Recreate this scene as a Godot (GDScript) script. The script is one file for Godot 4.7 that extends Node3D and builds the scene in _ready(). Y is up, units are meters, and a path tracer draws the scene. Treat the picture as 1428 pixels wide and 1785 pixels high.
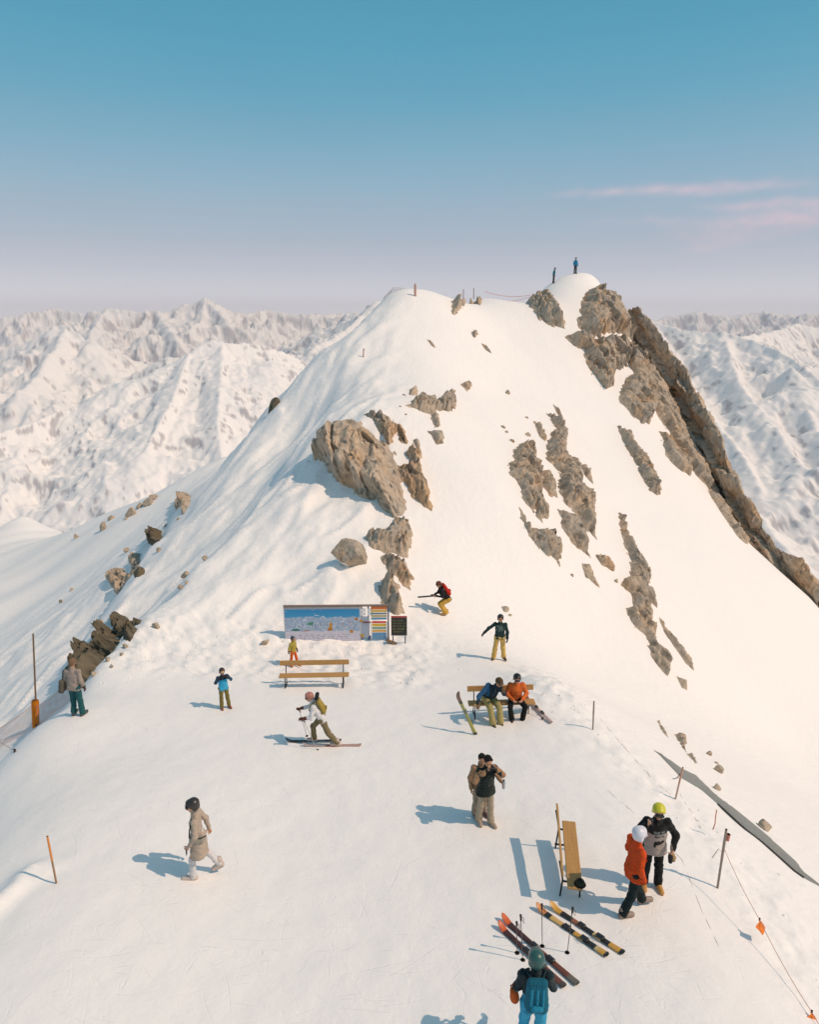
extends Node3D
# A snowy summit plateau with skiers, a rocky ridge behind it and hazy mountains beyond. Metres; the camera looks towards -z.

const FOCAL := 1180.0
const PITCH := 15.7
const EYE := Vector3(0, 11, 0)
const TO_SUN := Vector3(1.42, 1.74, 0.42)
var cp := cos(deg_to_rad(PITCH))
var sp := sin(deg_to_rad(PITCH))
var names := {}


func _ready():
	# camera
	var cam := Camera3D.new()
	cam.name = "camera"
	cam.position = EYE
	cam.rotation_degrees.x = -PITCH
	cam.fov = rad_to_deg(2.0 * atan(892.5 / FOCAL))
	cam.near = 0.1
	cam.far = 60000
	add_child(cam)
	# sky and air
	var env := Environment.new()
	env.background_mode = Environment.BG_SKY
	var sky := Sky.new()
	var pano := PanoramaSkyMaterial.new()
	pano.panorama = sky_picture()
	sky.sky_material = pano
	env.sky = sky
	env.tonemap_mode = Environment.TONE_MAPPER_LINEAR
	env.tonemap_exposure = 1.04
	env.background_energy_multiplier = 1.0
	env.fog_enabled = true
	env.fog_density = 0.00006
	env.fog_light_color = Color(0.95, 0.92, 0.935)
	env.sdfgi_enabled = true
	env.ssao_enabled = true
	env.ssil_enabled = true
	var we := WorldEnvironment.new()
	we.name = "environment"
	we.environment = env
	add_child(we)
	# sun
	var sun := DirectionalLight3D.new()
	sun.name = "sun"
	sun.light_energy = 0.775
	sun.light_color = Color(1.0, 0.89, 0.79)
	sun.light_angular_distance = 0.5
	sun.shadow_enabled = true
	sun.sky_mode = DirectionalLight3D.SKY_MODE_LIGHT_ONLY
	sun.look_at_from_position(TO_SUN * 50, Vector3.ZERO)
	add_child(sun)
	# large structure
	make_materials()
	shape_ground()
	build_ground()
	snow_clods()
	build_far_mountains()
	build_rocks()
	build_things()
	build_people()


# ---------------------------------------------------------------- sky
func sky_picture() -> ImageTexture:
	var w := 1536
	var h := 768
	var data := PackedFloat32Array()
	data.resize(w * h * 3)
	# colours of the sky by elevation in degrees (linear light)
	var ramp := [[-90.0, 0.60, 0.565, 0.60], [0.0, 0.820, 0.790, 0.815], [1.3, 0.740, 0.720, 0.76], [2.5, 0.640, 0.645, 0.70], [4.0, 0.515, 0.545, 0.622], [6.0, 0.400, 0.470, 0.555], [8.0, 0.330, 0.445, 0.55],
		[10.5, 0.25, 0.420, 0.545], [13.0, 0.180, 0.39, 0.525], [16.0, 0.115, 0.355, 0.50], [19.0, 0.085, 0.33, 0.475], [22.0, 0.070, 0.30, 0.45], [35.0, 0.078, 0.255, 0.39], [60.0, 0.105, 0.225, 0.34], [90.0, 0.12, 0.215, 0.32]]  # upper entries, out of view, are greyed and reddened to lift the shadows
	var sun_at := TO_SUN.normalized()
	var wisp := FastNoiseLite.new()
	wisp.seed = 11
	wisp.frequency = 0.9
	wisp.fractal_octaves = 5
	var streaks := [[19.0, 9.30, 9.5, 0.27, 0.95], [23.5, 9.05, 7.0, 0.24, 0.6], [26.0, 7.95, 5.5, 0.26, 0.95], [28.0, 6.9, 9.5, 0.5, 1.0], [33.0, 7.6, 9.0, 0.55, 0.8], [24.0, 6.1, 6.0, 0.38, 0.55], [22.8, 5.4, 2.6, 0.25, 0.6], [19.0, 7.2, 3.0, 0.22, 0.4], [15.0, 7.3, 2.5, 0.16, 0.25]]
	for r in h:
		var el := 90.0 - (r + 0.5) / h * 180.0
		var se := sin(deg_to_rad(el))
		var ce := cos(deg_to_rad(el))
		var k := 0
		while k < ramp.size() - 2 and el > ramp[k + 1][0]:
			k += 1
		var t := clampf((el - ramp[k][0]) / (ramp[k + 1][0] - ramp[k][0]), 0, 1)
		var c := Color(lerpf(ramp[k][1], ramp[k + 1][1], t), lerpf(ramp[k][2], ramp[k + 1][2], t), lerpf(ramp[k][3], ramp[k + 1][3], t))
		for x in w:
			var cr := c.r
			var cg := c.g
			var cb := c.b
			# a warm glow added round the sun, out of view, to warm the shadows
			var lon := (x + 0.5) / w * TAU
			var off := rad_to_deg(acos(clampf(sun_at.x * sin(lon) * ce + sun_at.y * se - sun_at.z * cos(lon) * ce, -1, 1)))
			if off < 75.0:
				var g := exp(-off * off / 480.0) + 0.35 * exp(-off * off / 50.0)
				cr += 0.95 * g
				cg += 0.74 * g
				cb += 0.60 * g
			if el > 0.0 and el < 24.0:
				# slightly uneven haze
				var hz := 1.0 + 0.03 * wisp.get_noise_3d(cos(lon) * 2.2, el * 0.12, sin(lon) * 2.2)
				cr *= hz
				cg *= hz
				cb *= 0.4 + 0.6 * hz
			if el > 3.0 and el < 13.0:
				# the first column looks towards -z; azimuth grows to the right
				var az := (x + 0.5) / w * 360.0
				if az > 2.0 and az < 50.0:
					var m := 0.0
					for s in streaks:
						var dx: float = (az - s[0]) / s[2]
						if absf(dx) > 1.0:
							continue
						var bend: float = s[1] + 0.35 * wisp.get_noise_2d(az * 0.22 + s[1] * 7.0, s[1]) + 0.12 * wisp.get_noise_2d(az * 0.9, s[1] * 3.0)
						var dy: float = (el - bend) / (s[3] * (0.6 + 0.8 * (1.0 - dx * dx)))
						if dy > 0.0:
							dy *= 1.25
						var f: float = exp(-dy * dy * 1.6) * pow(1.0 - dx * dx, 1.3) * s[4]
						f *= clampf(0.75 + 0.75 * wisp.get_noise_2d(az * 0.55, el * 5.0 + s[1]), 0.15, 1.2)
						m = m + f - m * f
					cr = lerpf(cr, 0.66, m * 0.85)
					cg = lerpf(cg, 0.53, m * 0.85)
					cb = lerpf(cb, 0.60, m * 0.85)
			var o := (r * w + x) * 3
			data[o] = cr
			data[o + 1] = cg
			data[o + 2] = cb
	return ImageTexture.create_from_image(Image.create_from_data(w, h, false, Image.FORMAT_RGBF, data.to_byte_array()))


# ---------------------------------------------------------------- helpers
func ray(px: float, py: float) -> Vector3:
	var u := (px - 714.0) / FOCAL
	var v := (py - 892.5) / FOCAL
	return Vector3(u, -(v * cp + sp), -(cp - v * sp))


func point(px: float, py: float, depth: float) -> Vector3:
	var r := ray(px, py)
	return EYE + r * (depth / -r.z)


func on_ground(px: float, py: float, from := 5.0, until := 160.0) -> Vector3:
	# where the line of sight meets the snow
	var r := ray(px, py)
	r /= -r.z
	var d := from
	var last := from
	var least := 1e9
	var nearest := from
	while d < until:
		var p := EYE + r * d
		var clear := (p.y - ground(p.x, p.z)) / d
		if clear < 0.0:
			break
		if clear < least and d < 95.0:
			least = clear
			nearest = d
		last = d
		d += 0.12 + d * 0.006
	if d > 95.0 and least < 0.06 and until < 161.0:
		return EYE + r * nearest
	for i in 8:
		var m := (last + d) * 0.5
		var p := EYE + r * m
		if p.y < ground(p.x, p.z):
			d = m
		else:
			last = m
	return EYE + r * d


func on_snow(px: float, py: float, from := 5.0, until := 160.0) -> Vector3:
	# the same, with the small relief of the snow
	var r := ray(px, py)
	r /= -r.z
	var d := maxf(3.0, -on_ground(px, py, from, until).z - 1.5)
	for i in 160:
		var p := EYE + r * d
		if p.y < surface_y(p.x, p.z):
			break
		d += 0.06
	var q := EYE + r * d
	q.y = surface_y(q.x, q.z)
	return q


func numbered(called: String) -> String:
	var n: int = names.get(called, 0)
	names[called] = n + 1
	return called if n == 0 else "%s_%03d" % [called, n]


func tag(o: Node3D, label: String, category: String, group := "") -> Node3D:
	o.set_meta("label", label)
	o.set_meta("category", category)
	if group:
		o.set_meta("group", group)
	return o


func thing(called: String, label: String, category: String, at := Vector3.ZERO, turn := 0.0, group := "") -> Node3D:
	var o := Node3D.new()
	o.name = numbered(called)
	o.position = at
	o.rotation.y = turn
	add_child(o)
	return tag(o, label, category, group)


func part(called: String, m: Mesh, mat: Material, parent: Node = null) -> MeshInstance3D:
	var o := MeshInstance3D.new()
	o.mesh = m
	if mat:
		o.material_override = mat
	if parent == null:
		o.name = numbered(called)
		add_child(o)
	else:
		o.name = called
		parent.add_child(o, true)
		if parent.has_node(NodePath(called)) and str(o.name) != called:
			var n := 1
			while parent.has_node(NodePath("%s_%03d" % [called, n])):
				n += 1
			o.name = "%s_%03d" % [called, n]
	return o


func structure(called: String, m: Mesh, mat: Material, label: String) -> MeshInstance3D:
	var o := part(called, m, mat)
	o.set_meta("kind", "structure")
	o.set_meta("label", label)
	return o


func array_mesh(v: PackedVector3Array, n: PackedVector3Array, idx: PackedInt32Array, col := PackedColorArray(), uv := PackedVector2Array()) -> ArrayMesh:
	var a := []
	a.resize(Mesh.ARRAY_MAX)
	a[Mesh.ARRAY_VERTEX] = v
	if n.size():
		a[Mesh.ARRAY_NORMAL] = n
	a[Mesh.ARRAY_INDEX] = idx
	if col.size():
		a[Mesh.ARRAY_COLOR] = col
	if uv.size():
		a[Mesh.ARRAY_TEX_UV] = uv
	var m := ArrayMesh.new()
	m.add_surface_from_arrays(Mesh.PRIMITIVE_TRIANGLES, a)
	return m


func noise(s: int, freq: float, octaves := 4, kind := FastNoiseLite.FRACTAL_FBM) -> FastNoiseLite:
	var n := FastNoiseLite.new()
	n.seed = s
	n.noise_type = FastNoiseLite.TYPE_SIMPLEX_SMOOTH
	n.frequency = freq
	n.fractal_type = kind
	n.fractal_octaves = octaves
	return n


func lin(r: float, g: float, b: float) -> Color:
	return Color(r, g, b).linear_to_srgb()


# ---------------------------------------------------------------- materials
var snow_mat: StandardMaterial3D
var piste_mat: StandardMaterial3D
var far_mat: StandardMaterial3D
var rock_mat: StandardMaterial3D


func noise_texture(n: FastNoiseLite, size: int, as_normal := false, strength := 4.0) -> NoiseTexture2D:
	var t := NoiseTexture2D.new()
	t.noise = n
	t.width = size
	t.height = size
	t.seamless = true
	t.as_normal_map = as_normal
	t.bump_strength = strength
	t.generate_mipmaps = false
	return t


func piste_relief(n: int) -> ImageTexture:
	# worn snow: ski edges, boot prints and grain, as heights over a tile of nine metres
	var h := PackedFloat32Array()
	h.resize(n * n)
	var fine := noise(5, 0.06, 4)
	var soft := noise(6, 0.012, 3)
	for y in n:
		for x in n:
			h[y * n + x] = 0.5 + 0.05 * fine.get_noise_2d(x, y) + 0.16 * soft.get_noise_2d(x, y)
	var rng := RandomNumberGenerator.new()
	rng.seed = 77
	for i in 1300:
		var p := Vector2(rng.randf() * n, rng.randf() * n)
		var a := rng.randf_range(-0.5, 1.2) if rng.randf() < 0.7 else rng.randf() * PI
		var bend := rng.randf_range(-0.004, 0.004)
		var long := int(rng.randf_range(14, 110) if rng.randf() < 0.85 else rng.randf_range(110, 380))
		var deep := rng.randf_range(0.05, 0.26) * (1.0 if rng.randf() < 0.75 else -0.8)
		var wide := rng.randf_range(0.6, 1.8)
		for s in long:
			p += Vector2(cos(a), sin(a))
			a += bend
			var fade := sin(PI * (s + 0.5) / long)
			var r := int(ceil(wide))
			for dy in range(-r, r + 1):
				for dx in range(-r, r + 1):
					var f := clampf(1.0 - Vector2(dx, dy).length() / (wide + 0.5), 0, 1)
					var k := posmod(int(p.y) + dy, n) * n + posmod(int(p.x) + dx, n)
					h[k] -= deep * fade * f * 0.35
	for i in 220:
		var c := Vector2(rng.randf() * n, rng.randf() * n)
		var a := rng.randf() * PI
		var deep := rng.randf_range(0.03, 0.09)
		for dy in range(-18, 19):
			for dx in range(-18, 19):
				var q := Vector2(dx, dy).rotated(a)
				var e := sqrt(q.x * q.x / 196.0 + q.y * q.y / 30.0)
				var k := posmod(int(c.y) + dy, n) * n + posmod(int(c.x) + dx, n)
				if e < 1.5:
					h[k] -= deep * (1.0 - smoothstep(0.6, 1.05, e)) - 0.35 * deep * exp(-pow((e - 1.2) / 0.18, 2))
	# pairs of ski tracks
	for i in 46:
		var p := Vector2(rng.randf() * n, rng.randf() * n)
		var a := rng.randf_range(-0.4, 1.0) + (PI if rng.randf() < 0.2 else 0.0)
		var bend := rng.randf_range(-0.0012, 0.0012)
		var long := int(rng.randf_range(200, 700))
		var deep := rng.randf_range(0.025, 0.075)
		for s in long:
			p += Vector2(cos(a), sin(a))
			a += bend
			var fade := minf(1.0, minf(s, long - s) / 60.0)
			var across := Vector2(-sin(a), cos(a))
			for side in [-17.0, 17.0]:
				for w in range(-6, 7):
					var q: Vector2 = p + across * (side + w)
					var k := posmod(int(q.y), n) * n + posmod(int(q.x), n)
					h[k] -= deep * fade * (0.35 if absi(w) < 5 else -0.25) * 0.7
	var im := Image.create_empty(n, n, false, Image.FORMAT_RF)
	for y in n:
		for x in n:
			im.set_pixel(x, y, Color(clampf(h[y * n + x], 0, 1), 0, 0))
	return ImageTexture.create_from_image(im)


func make_materials():
	snow_mat = StandardMaterial3D.new()
	snow_mat.albedo_color = lin(0.93, 0.875, 0.82)
	snow_mat.roughness = 0.75
	snow_mat.metallic_specular = 0.3
	snow_mat.uv1_triplanar = true
	snow_mat.uv1_world_triplanar = true
	snow_mat.uv1_scale = Vector3.ONE * 0.16
	snow_mat.heightmap_enabled = true
	snow_mat.heightmap_texture = noise_texture(noise(3, 0.014, 6), 1024)
	snow_mat.heightmap_scale = 3.0
	piste_mat = snow_mat.duplicate()
	piste_mat.uv1_scale = Vector3.ONE / 9.0
	piste_mat.heightmap_texture = piste_relief(1536)
	piste_mat.heightmap_scale = 3.6
	far_mat = StandardMaterial3D.new()
	far_mat.vertex_color_use_as_albedo = true
	far_mat.roughness = 0.85
	far_mat.metallic_specular = 0.2
	rock_mat = StandardMaterial3D.new()
	rock_mat.vertex_color_use_as_albedo = true
	rock_mat.roughness = 0.9
	rock_mat.metallic_specular = 0.25
	rock_mat.uv1_triplanar = true
	rock_mat.uv1_world_triplanar = true
	rock_mat.uv1_scale = Vector3.ONE * 0.35
	rock_mat.heightmap_enabled = true
	rock_mat.heightmap_texture = noise_texture(noise(31, 0.02, 6), 512)
	rock_mat.heightmap_scale = 6.0


# ---------------------------------------------------------------- the near ground
var gx0 := -130.0
var gz0 := -8.0     # depth, towards -z
var gnx := 231
var gnz := 190
var coarse := PackedFloat32Array()
var n_a := noise(21, 0.11, 4)
var n_b := noise(22, 0.9, 3)
var n_c := noise(23, 0.03, 3)
var n_d := noise(24, 0.35, 3)
var n_e := noise(25, 2.6, 3)


func solve(a: Array, b: PackedFloat64Array) -> PackedFloat64Array:
	var n := b.size()
	for i in n:
		var best := i
		for r in range(i + 1, n):
			if absf(a[r][i]) > absf(a[best][i]):
				best = r
		if best != i:
			var t = a[i]
			a[i] = a[best]
			a[best] = t
			var s := b[i]
			b[i] = b[best]
			b[best] = s
		var ri: PackedFloat64Array = a[i]
		for r in range(i + 1, n):
			var rr: PackedFloat64Array = a[r]
			var f := rr[i] / ri[i]
			if f == 0.0:
				continue
			for c in range(i, n):
				rr[c] -= f * ri[c]
			a[r] = rr
			b[r] -= f * b[i]
	for i in range(n - 1, -1, -1):
		var s := b[i]
		var ri: PackedFloat64Array = a[i]
		for c in range(i + 1, n):
			s -= ri[c] * b[c]
		b[i] = s / ri[i]
	return b


func controls() -> Array:
	# heights that the photograph gives: seen points with their distances, and plain (x, depth, height) triples for what it hides
	var out := []
	var seen := [
		# outer edge on the left, from the plateau up to the first top
		[124, 1146, 30.1], [160, 1100, 33.5], [196, 1053, 37.5], [235, 1000, 41.1], [266, 960, 43.4], [322, 872, 50.5], [400, 790, 55.5], [470, 705, 61.0], [560, 618, 64.5], [640, 560, 68.0],
		# the flank inside it and the bank that borders it
		[180, 1128, 28.3], [225, 1066, 32.8], [290, 990, 38.7], [365, 915, 41.7], [440, 830, 46.3], [505, 745, 53.0],
		[163, 1175, 21.4], [242, 1096, 24.3], [327, 1022, 27.6], [400, 950, 31.7], [478, 855, 38.8], [545, 750, 46], [605, 660, 55],
		# the middle of the ridge
		[350, 1082, 25], [450, 1050, 26.3], [500, 1040, 27], [600, 1035, 27.2], [680, 1030, 27.5], [550, 950, 31], [500, 880, 35.5], [580, 850, 37], [640, 740, 42.5], [700, 700, 46],
		[650, 620, 59], [674, 518, 72], [690, 511, 73], [730, 511, 75], [754, 520, 76], [770, 530, 77], [789, 548, 78.5], [830, 524, 80.5], [870, 531, 82], [910, 541, 83.5], [930, 520, 85], [962, 493, 87], [1003, 478, 88], [1040, 489, 88], [1060, 520, 87],
		# the spur on the right
		[1101, 592, 80], [1135, 648, 76.5], [1183, 740, 70.5], [1234, 836, 64.5], [1290, 930, 58.5], [1347, 986, 54], [1428, 1060, 50],
		# the slope beyond the fence on the left
		[0, 1200, 40], [0, 1100, 60], [0, 1000, 85], [0, 925, 112], [40, 905, 118], [75, 930, 112], [110, 936, 108], [170, 925, 105], [230, 892, 103], [272, 866, 100], [330, 840, 98], [400, 795, 98],
		[150, 1050, 48], [100, 1140, 39], [250, 955, 60], [300, 900, 74], [200, 1005, 53], [60, 1010, 76]]
	for s in seen:
		var p := point(s[0], s[1], s[2])
		out.append(Vector3(p.x, s[2], p.y))
	# the far side of the tops falls away
	for k in range(34, 48):
		var q: Vector3 = out[k]
		out.append(q + Vector3(-0.5, 6, -4.5))
		out.append(q + Vector3(-1, 18, -20))
	for k in range(48, 55):
		var q: Vector3 = out[k]
		out.append(q + Vector3(5, 3, -9))
		out.append(q + Vector3(15, 9, -30))
	for k in range(0, 10):
		var q: Vector3 = out[k]
		out.append(q + Vector3(-3.0, 1.5, -4.0))
	for d in [[-6, 1.2], [3, 1.15], [8, 0.93], [12, 0.42], [16, -0.2], [20, -0.85]]:
		for x in [-7.5, -3.0, 1.5, 4.8]:
			out.append(Vector3(x * (1.0 if d[0] < 12 else 1.12), d[0], d[1]))
	out.append_array([Vector3(-9.5, 22.8, -1.0), Vector3(-5, 23.3, -1.15), Vector3(-2, 23.9, -1.15), Vector3(0.5, 24.2, -1.25), Vector3(3.6, 23.0, -1.3), Vector3(5.4, 17.3, -0.4),
		Vector3(-10.8, 16.7, -0.45), Vector3(-11.3, 18.3, -0.85), Vector3(-10.6, 20.5, -1.0),
		Vector3(-13.5, 17, -3.0), Vector3(-13.2, 20, -3.2), Vector3(-17, 14, -5), Vector3(-11.5, 9, -1.6), Vector3(-15, 8, -4.5), Vector3(-30, 8, -15), Vector3(-60, 10, -34), Vector3(-20, -8, -8), Vector3(-60, -8, -40),
		# the open face on the right
		Vector3(5, 38, 1.5), Vector3(12, 38, -2.3), Vector3(20, 38, -6.3), Vector3(5, 46, 3.6), Vector3(15, 46, -1.6), Vector3(8, 60, 5.0), Vector3(18, 60, 0.7), Vector3(10, 70, 9.2), Vector3(20, 70, 5.6), Vector3(27, 52, -6.5),
		Vector3(3.5, 30, -1.6), Vector3(9, 30, -4.5), Vector3(20, 30, -10), Vector3(8, 24, -3.6), Vector3(16, 24, -7.6), Vector3(8.6, 18, -2.1), Vector3(13, 18, -4.4), Vector3(20, 18, -8), Vector3(6.4, 12, 0.15), Vector3(9.1, 12, -1.05), Vector3(14, 12, -3.6), Vector3(20, 12, -6.7),
		Vector3(6.2, 5, 0.8), Vector3(9.5, 4, -0.9), Vector3(20, 4, -6), Vector3(20, -8, -5), Vector3(45, 30, -25), Vector3(45, 0, -20), Vector3(60, 55, -40), Vector3(45, 90, -45), Vector3(90, 60, -70), Vector3(95, 0, -55), Vector3(95, 170, -110), Vector3(30, 170, -90),
		Vector3(-80, 150, -75), Vector3(-45, 145, -65), Vector3(-20, 150, -70), Vector3(-15, 110, -30), Vector3(-125, 100, -60), Vector3(-125, 30, -58), Vector3(-125, 175, -110), Vector3(-70, 60, -24), Vector3(-45, 35, -17)])
	return out


func shape_ground():
	var pts := controls()
	var n := pts.size()
	var rows := []
	var b := PackedFloat64Array()
	b.resize(n + 3)
	var c2 := 1.2
	for i in n:
		var row := PackedFloat64Array()
		row.resize(n + 3)
		for j in n:
			var dx: float = pts[i].x - pts[j].x
			var dz: float = pts[i].y - pts[j].y
			row[j] = sqrt(dx * dx + dz * dz + c2) * 0.01
		row[i] -= 0.0004
		row[n] = 1.0
		row[n + 1] = pts[i].x * 0.01
		row[n + 2] = pts[i].y * 0.01
		rows.append(row)
		b[i] = pts[i].z
	for k in 3:
		var row := PackedFloat64Array()
		row.resize(n + 3)
		for j in n:
			row[j] = 1.0 if k == 0 else pts[j].x * 0.01 if k == 1 else pts[j].y * 0.01
		rows.append(row)
		b[n + k] = 0.0
	var w := solve(rows, b)
	coarse.resize(gnx * gnz)
	for iz in gnz:
		for ix in gnx:
			var x := gx0 + ix
			var d := gz0 + iz
			var s := w[n] + w[n + 1] * x * 0.01 + w[n + 2] * d * 0.01
			for j in n:
				var p: Vector3 = pts[j]
				s += w[j] * sqrt((x - p.x) * (x - p.x) + (d - p.y) * (d - p.y) + c2) * 0.01
			coarse[iz * gnx + ix] = s


func ground(x: float, z: float) -> float:
	# the snow without its small relief
	var fx := clampf(x - gx0, 1.0, gnx - 3.001)
	var fz := clampf(-z - gz0, 1.0, gnz - 3.001)
	var ix := int(fx)
	var iz := int(fz)
	fx -= ix
	fz -= iz
	var col := PackedFloat32Array([0, 0, 0, 0])
	for k in 4:
		var o := (iz - 1 + k) * gnx + ix - 1
		col[k] = cubic_interpolate(coarse[o + 1], coarse[o + 2], coarse[o], coarse[o + 3], fx)
	return cubic_interpolate(col[1], col[2], col[0], col[3], fz)


# the edge of the bank: x, depth, how deep the hollow beside it is
var bank_line := [Vector3(-10.6, 20.0, 0.0), Vector3(-11.1, 21.4, 0.5), Vector3(-10.6, 24.3, 0.8), Vector3(-9.75, 27.6, 0.7), Vector3(-9.05, 31.7, 0.7), Vector3(-7.95, 38.8, 0.9), Vector3(-6.6, 46.0, 0.9), Vector3(-5.3, 55.0, 0.6), Vector3(-4.6, 64.0, 0.0)]


func worn(x: float, d: float) -> float:
	# how far a place belongs to the trampled plateau
	var right := lerpf(6.3, 3.6, clampf((d - 13.0) / 10.0, 0, 1))
	return smoothstep(-0.4, 1.2, right - x) * smoothstep(-12.4, -10.5, x) * (1.0 - smoothstep(22.0, 23.6, d + 0.25 * sin(x * 1.3)))


func relief(x: float, z: float) -> float:
	var d := -z
	var w := worn(x, d)
	var out := 0.0
	var lump := 0.0
	# churned snow at the foot of the ridge and along the edge
	lump = smoothstep(19.6, 21.5, d + x * 0.12) * (1.0 - smoothstep(24.5, 27.0, d)) * (1.0 - smoothstep(0.0, 1.8, x)) * smoothstep(-13.0, -10.0, x)
	var edge := exp(-pow((x - lerpf(6.9, 5.0, clampf((d - 12.0) / 6.0, 0, 1))) / 0.8, 2)) * smoothstep(7.0, 10.0, d) * (1.0 - smoothstep(23.0, 25.0, d))
	var mound := exp(-pow((x - 4.6) / 1.3, 2) - pow((d - 20.0) / 2.3, 2))
	lump = maxf(lump, maxf(edge * 0.6, mound * 1.2))
	if lump > 0.01:
		out += lump * (0.12 * n_b.get_noise_2d(x * 0.8, z) + 0.08 * n_e.get_noise_2d(x * 0.8, z * 0.8) + 0.12 * absf(n_d.get_noise_2d(x * 1.6, z)))
		out += mound * 0.25
	# a low bank along the near left edge
	var bank := exp(-pow((x + 7.5 + 0.35 * n_d.get_noise_2d(x, z) - (d - 10.0) * 0.45) / 0.33, 2)) * smoothstep(6.0, 9.0, d) * (1.0 - smoothstep(10.6, 11.3, d))
	out += bank * (0.2 + 0.12 * n_b.get_noise_2d(x, z))
	var off := 1.0 - w
	if off > 0.01 and x < -1.0 and x > -22.0 and d < 66.0:
		# the scooped hollow on the left, with a steep wall under the bank
		var k := 0
		while k < bank_line.size() - 2 and d > bank_line[k + 1].y:
			k += 1
		var a: Vector3 = bank_line[k]
		var b: Vector3 = bank_line[k + 1]
		var t := clampf((d - a.y) / (b.y - a.y), 0, 1)
		var s := (lerpf(a.x, b.x, t) + 0.5 * n_a.get_noise_2d(d * 1.3, 7.0) - x) * 0.97
		if s > 0.0:
			out -= lerpf(a.z, b.z, t) * smoothstep(0.0, 1.7, s) * (1.0 - smoothstep(3.0, 7.0, s))
	if off > 0.01:
		var left := 1.0 - smoothstep(-4.0, 2.0, x + (d - 40.0) * 0.02)
		var far := smoothstep(34.0, 60.0, -x + d * 0.25)
		# wind-shaped snow on the left of the ridge, long soft folds farther out, almost nothing on the open face
		var s := n_a.get_noise_2d(x * 1.3 + z * 0.45, z * 0.42 - x * 0.2)
		out += off * left * (1.0 - far) * smoothstep(23.0, 28.0, d) * (0.6 * s + 0.26 * pow(1.0 - absf(n_d.get_noise_2d(x * 0.55 + 0.15 * z, z * 0.24)), 4.0) + 0.12 * n_b.get_noise_2d(x * 0.6, z * 0.4) * (0.6 + s) + 0.012 * n_b.get_noise_2d(x, z))
		out += off * far * 1.0 * n_c.get_noise_2d(x * 1.2 + z * 0.9, z * 0.35)
		out += off * (1.0 - left) * (0.10 * n_a.get_noise_2d(x, z) + 0.02 * n_d.get_noise_2d(x, z))
		out += off * 0.006 * n_b.get_noise_2d(x, z)
	if w > 0.01:
		out += w * (0.018 * n_b.get_noise_2d(x, z) + 0.06 * n_a.get_noise_2d(x, z))
	return out


func surface_y(x: float, z: float) -> float:
	return ground(x, z) + relief(x, z)


func build_ground():
	var rows := PackedFloat32Array()
	var d := -5.0
	while d < 172.0:
		rows.append(d)
		d += 0.0062 * (d + 10.0)
	var cols := 560
	var v := PackedVector3Array()
	v.resize(rows.size() * cols)
	for r in rows.size():
		var dd := rows[r]
		for c in cols:
			var s := (c / float(cols - 1) * 2.0 - 1.0)
			var x := (dd + 10.0) * s * 0.95
			x = clampf(x, gx0 + 3.0, 95.0)
			v[r * cols + c] = Vector3(x, surface_y(x, -dd), -dd)
	var n := grid_normals(v, cols, rows.size())
	var worn_idx := PackedInt32Array()
	var idx := PackedInt32Array()
	for r in rows.size() - 1:
		for c in cols - 1:
			var a := r * cols + c
			var p := v[a]
			if v[a + 1].x - p.x < 1e-4:
				continue
			var six := PackedInt32Array([a, a + cols, a + 1, a + 1, a + cols, a + cols + 1])
			if worn(p.x, -p.z) + 0.3 * n_d.get_noise_2d(p.x * 2.0, p.z * 2.0) > 0.5:
				worn_idx.append_array(six)
			else:
				idx.append_array(six)
	structure("snow_mountain", array_mesh(v, n, idx), snow_mat, "the snow covered ridge with its open right hand face")
	var used := PackedInt32Array()
	used.resize(v.size())
	used.fill(-1)
	var v2 := PackedVector3Array()
	var n2 := PackedVector3Array()
	for i in worn_idx.size():
		var k := worn_idx[i]
		if used[k] < 0:
			used[k] = v2.size()
			v2.append(v[k])
			n2.append(n[k])
		worn_idx[i] = used[k]
	structure("snow_plateau", array_mesh(v2, n2, worn_idx), piste_mat, "the trampled snow plateau in front of the ridge")


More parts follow.
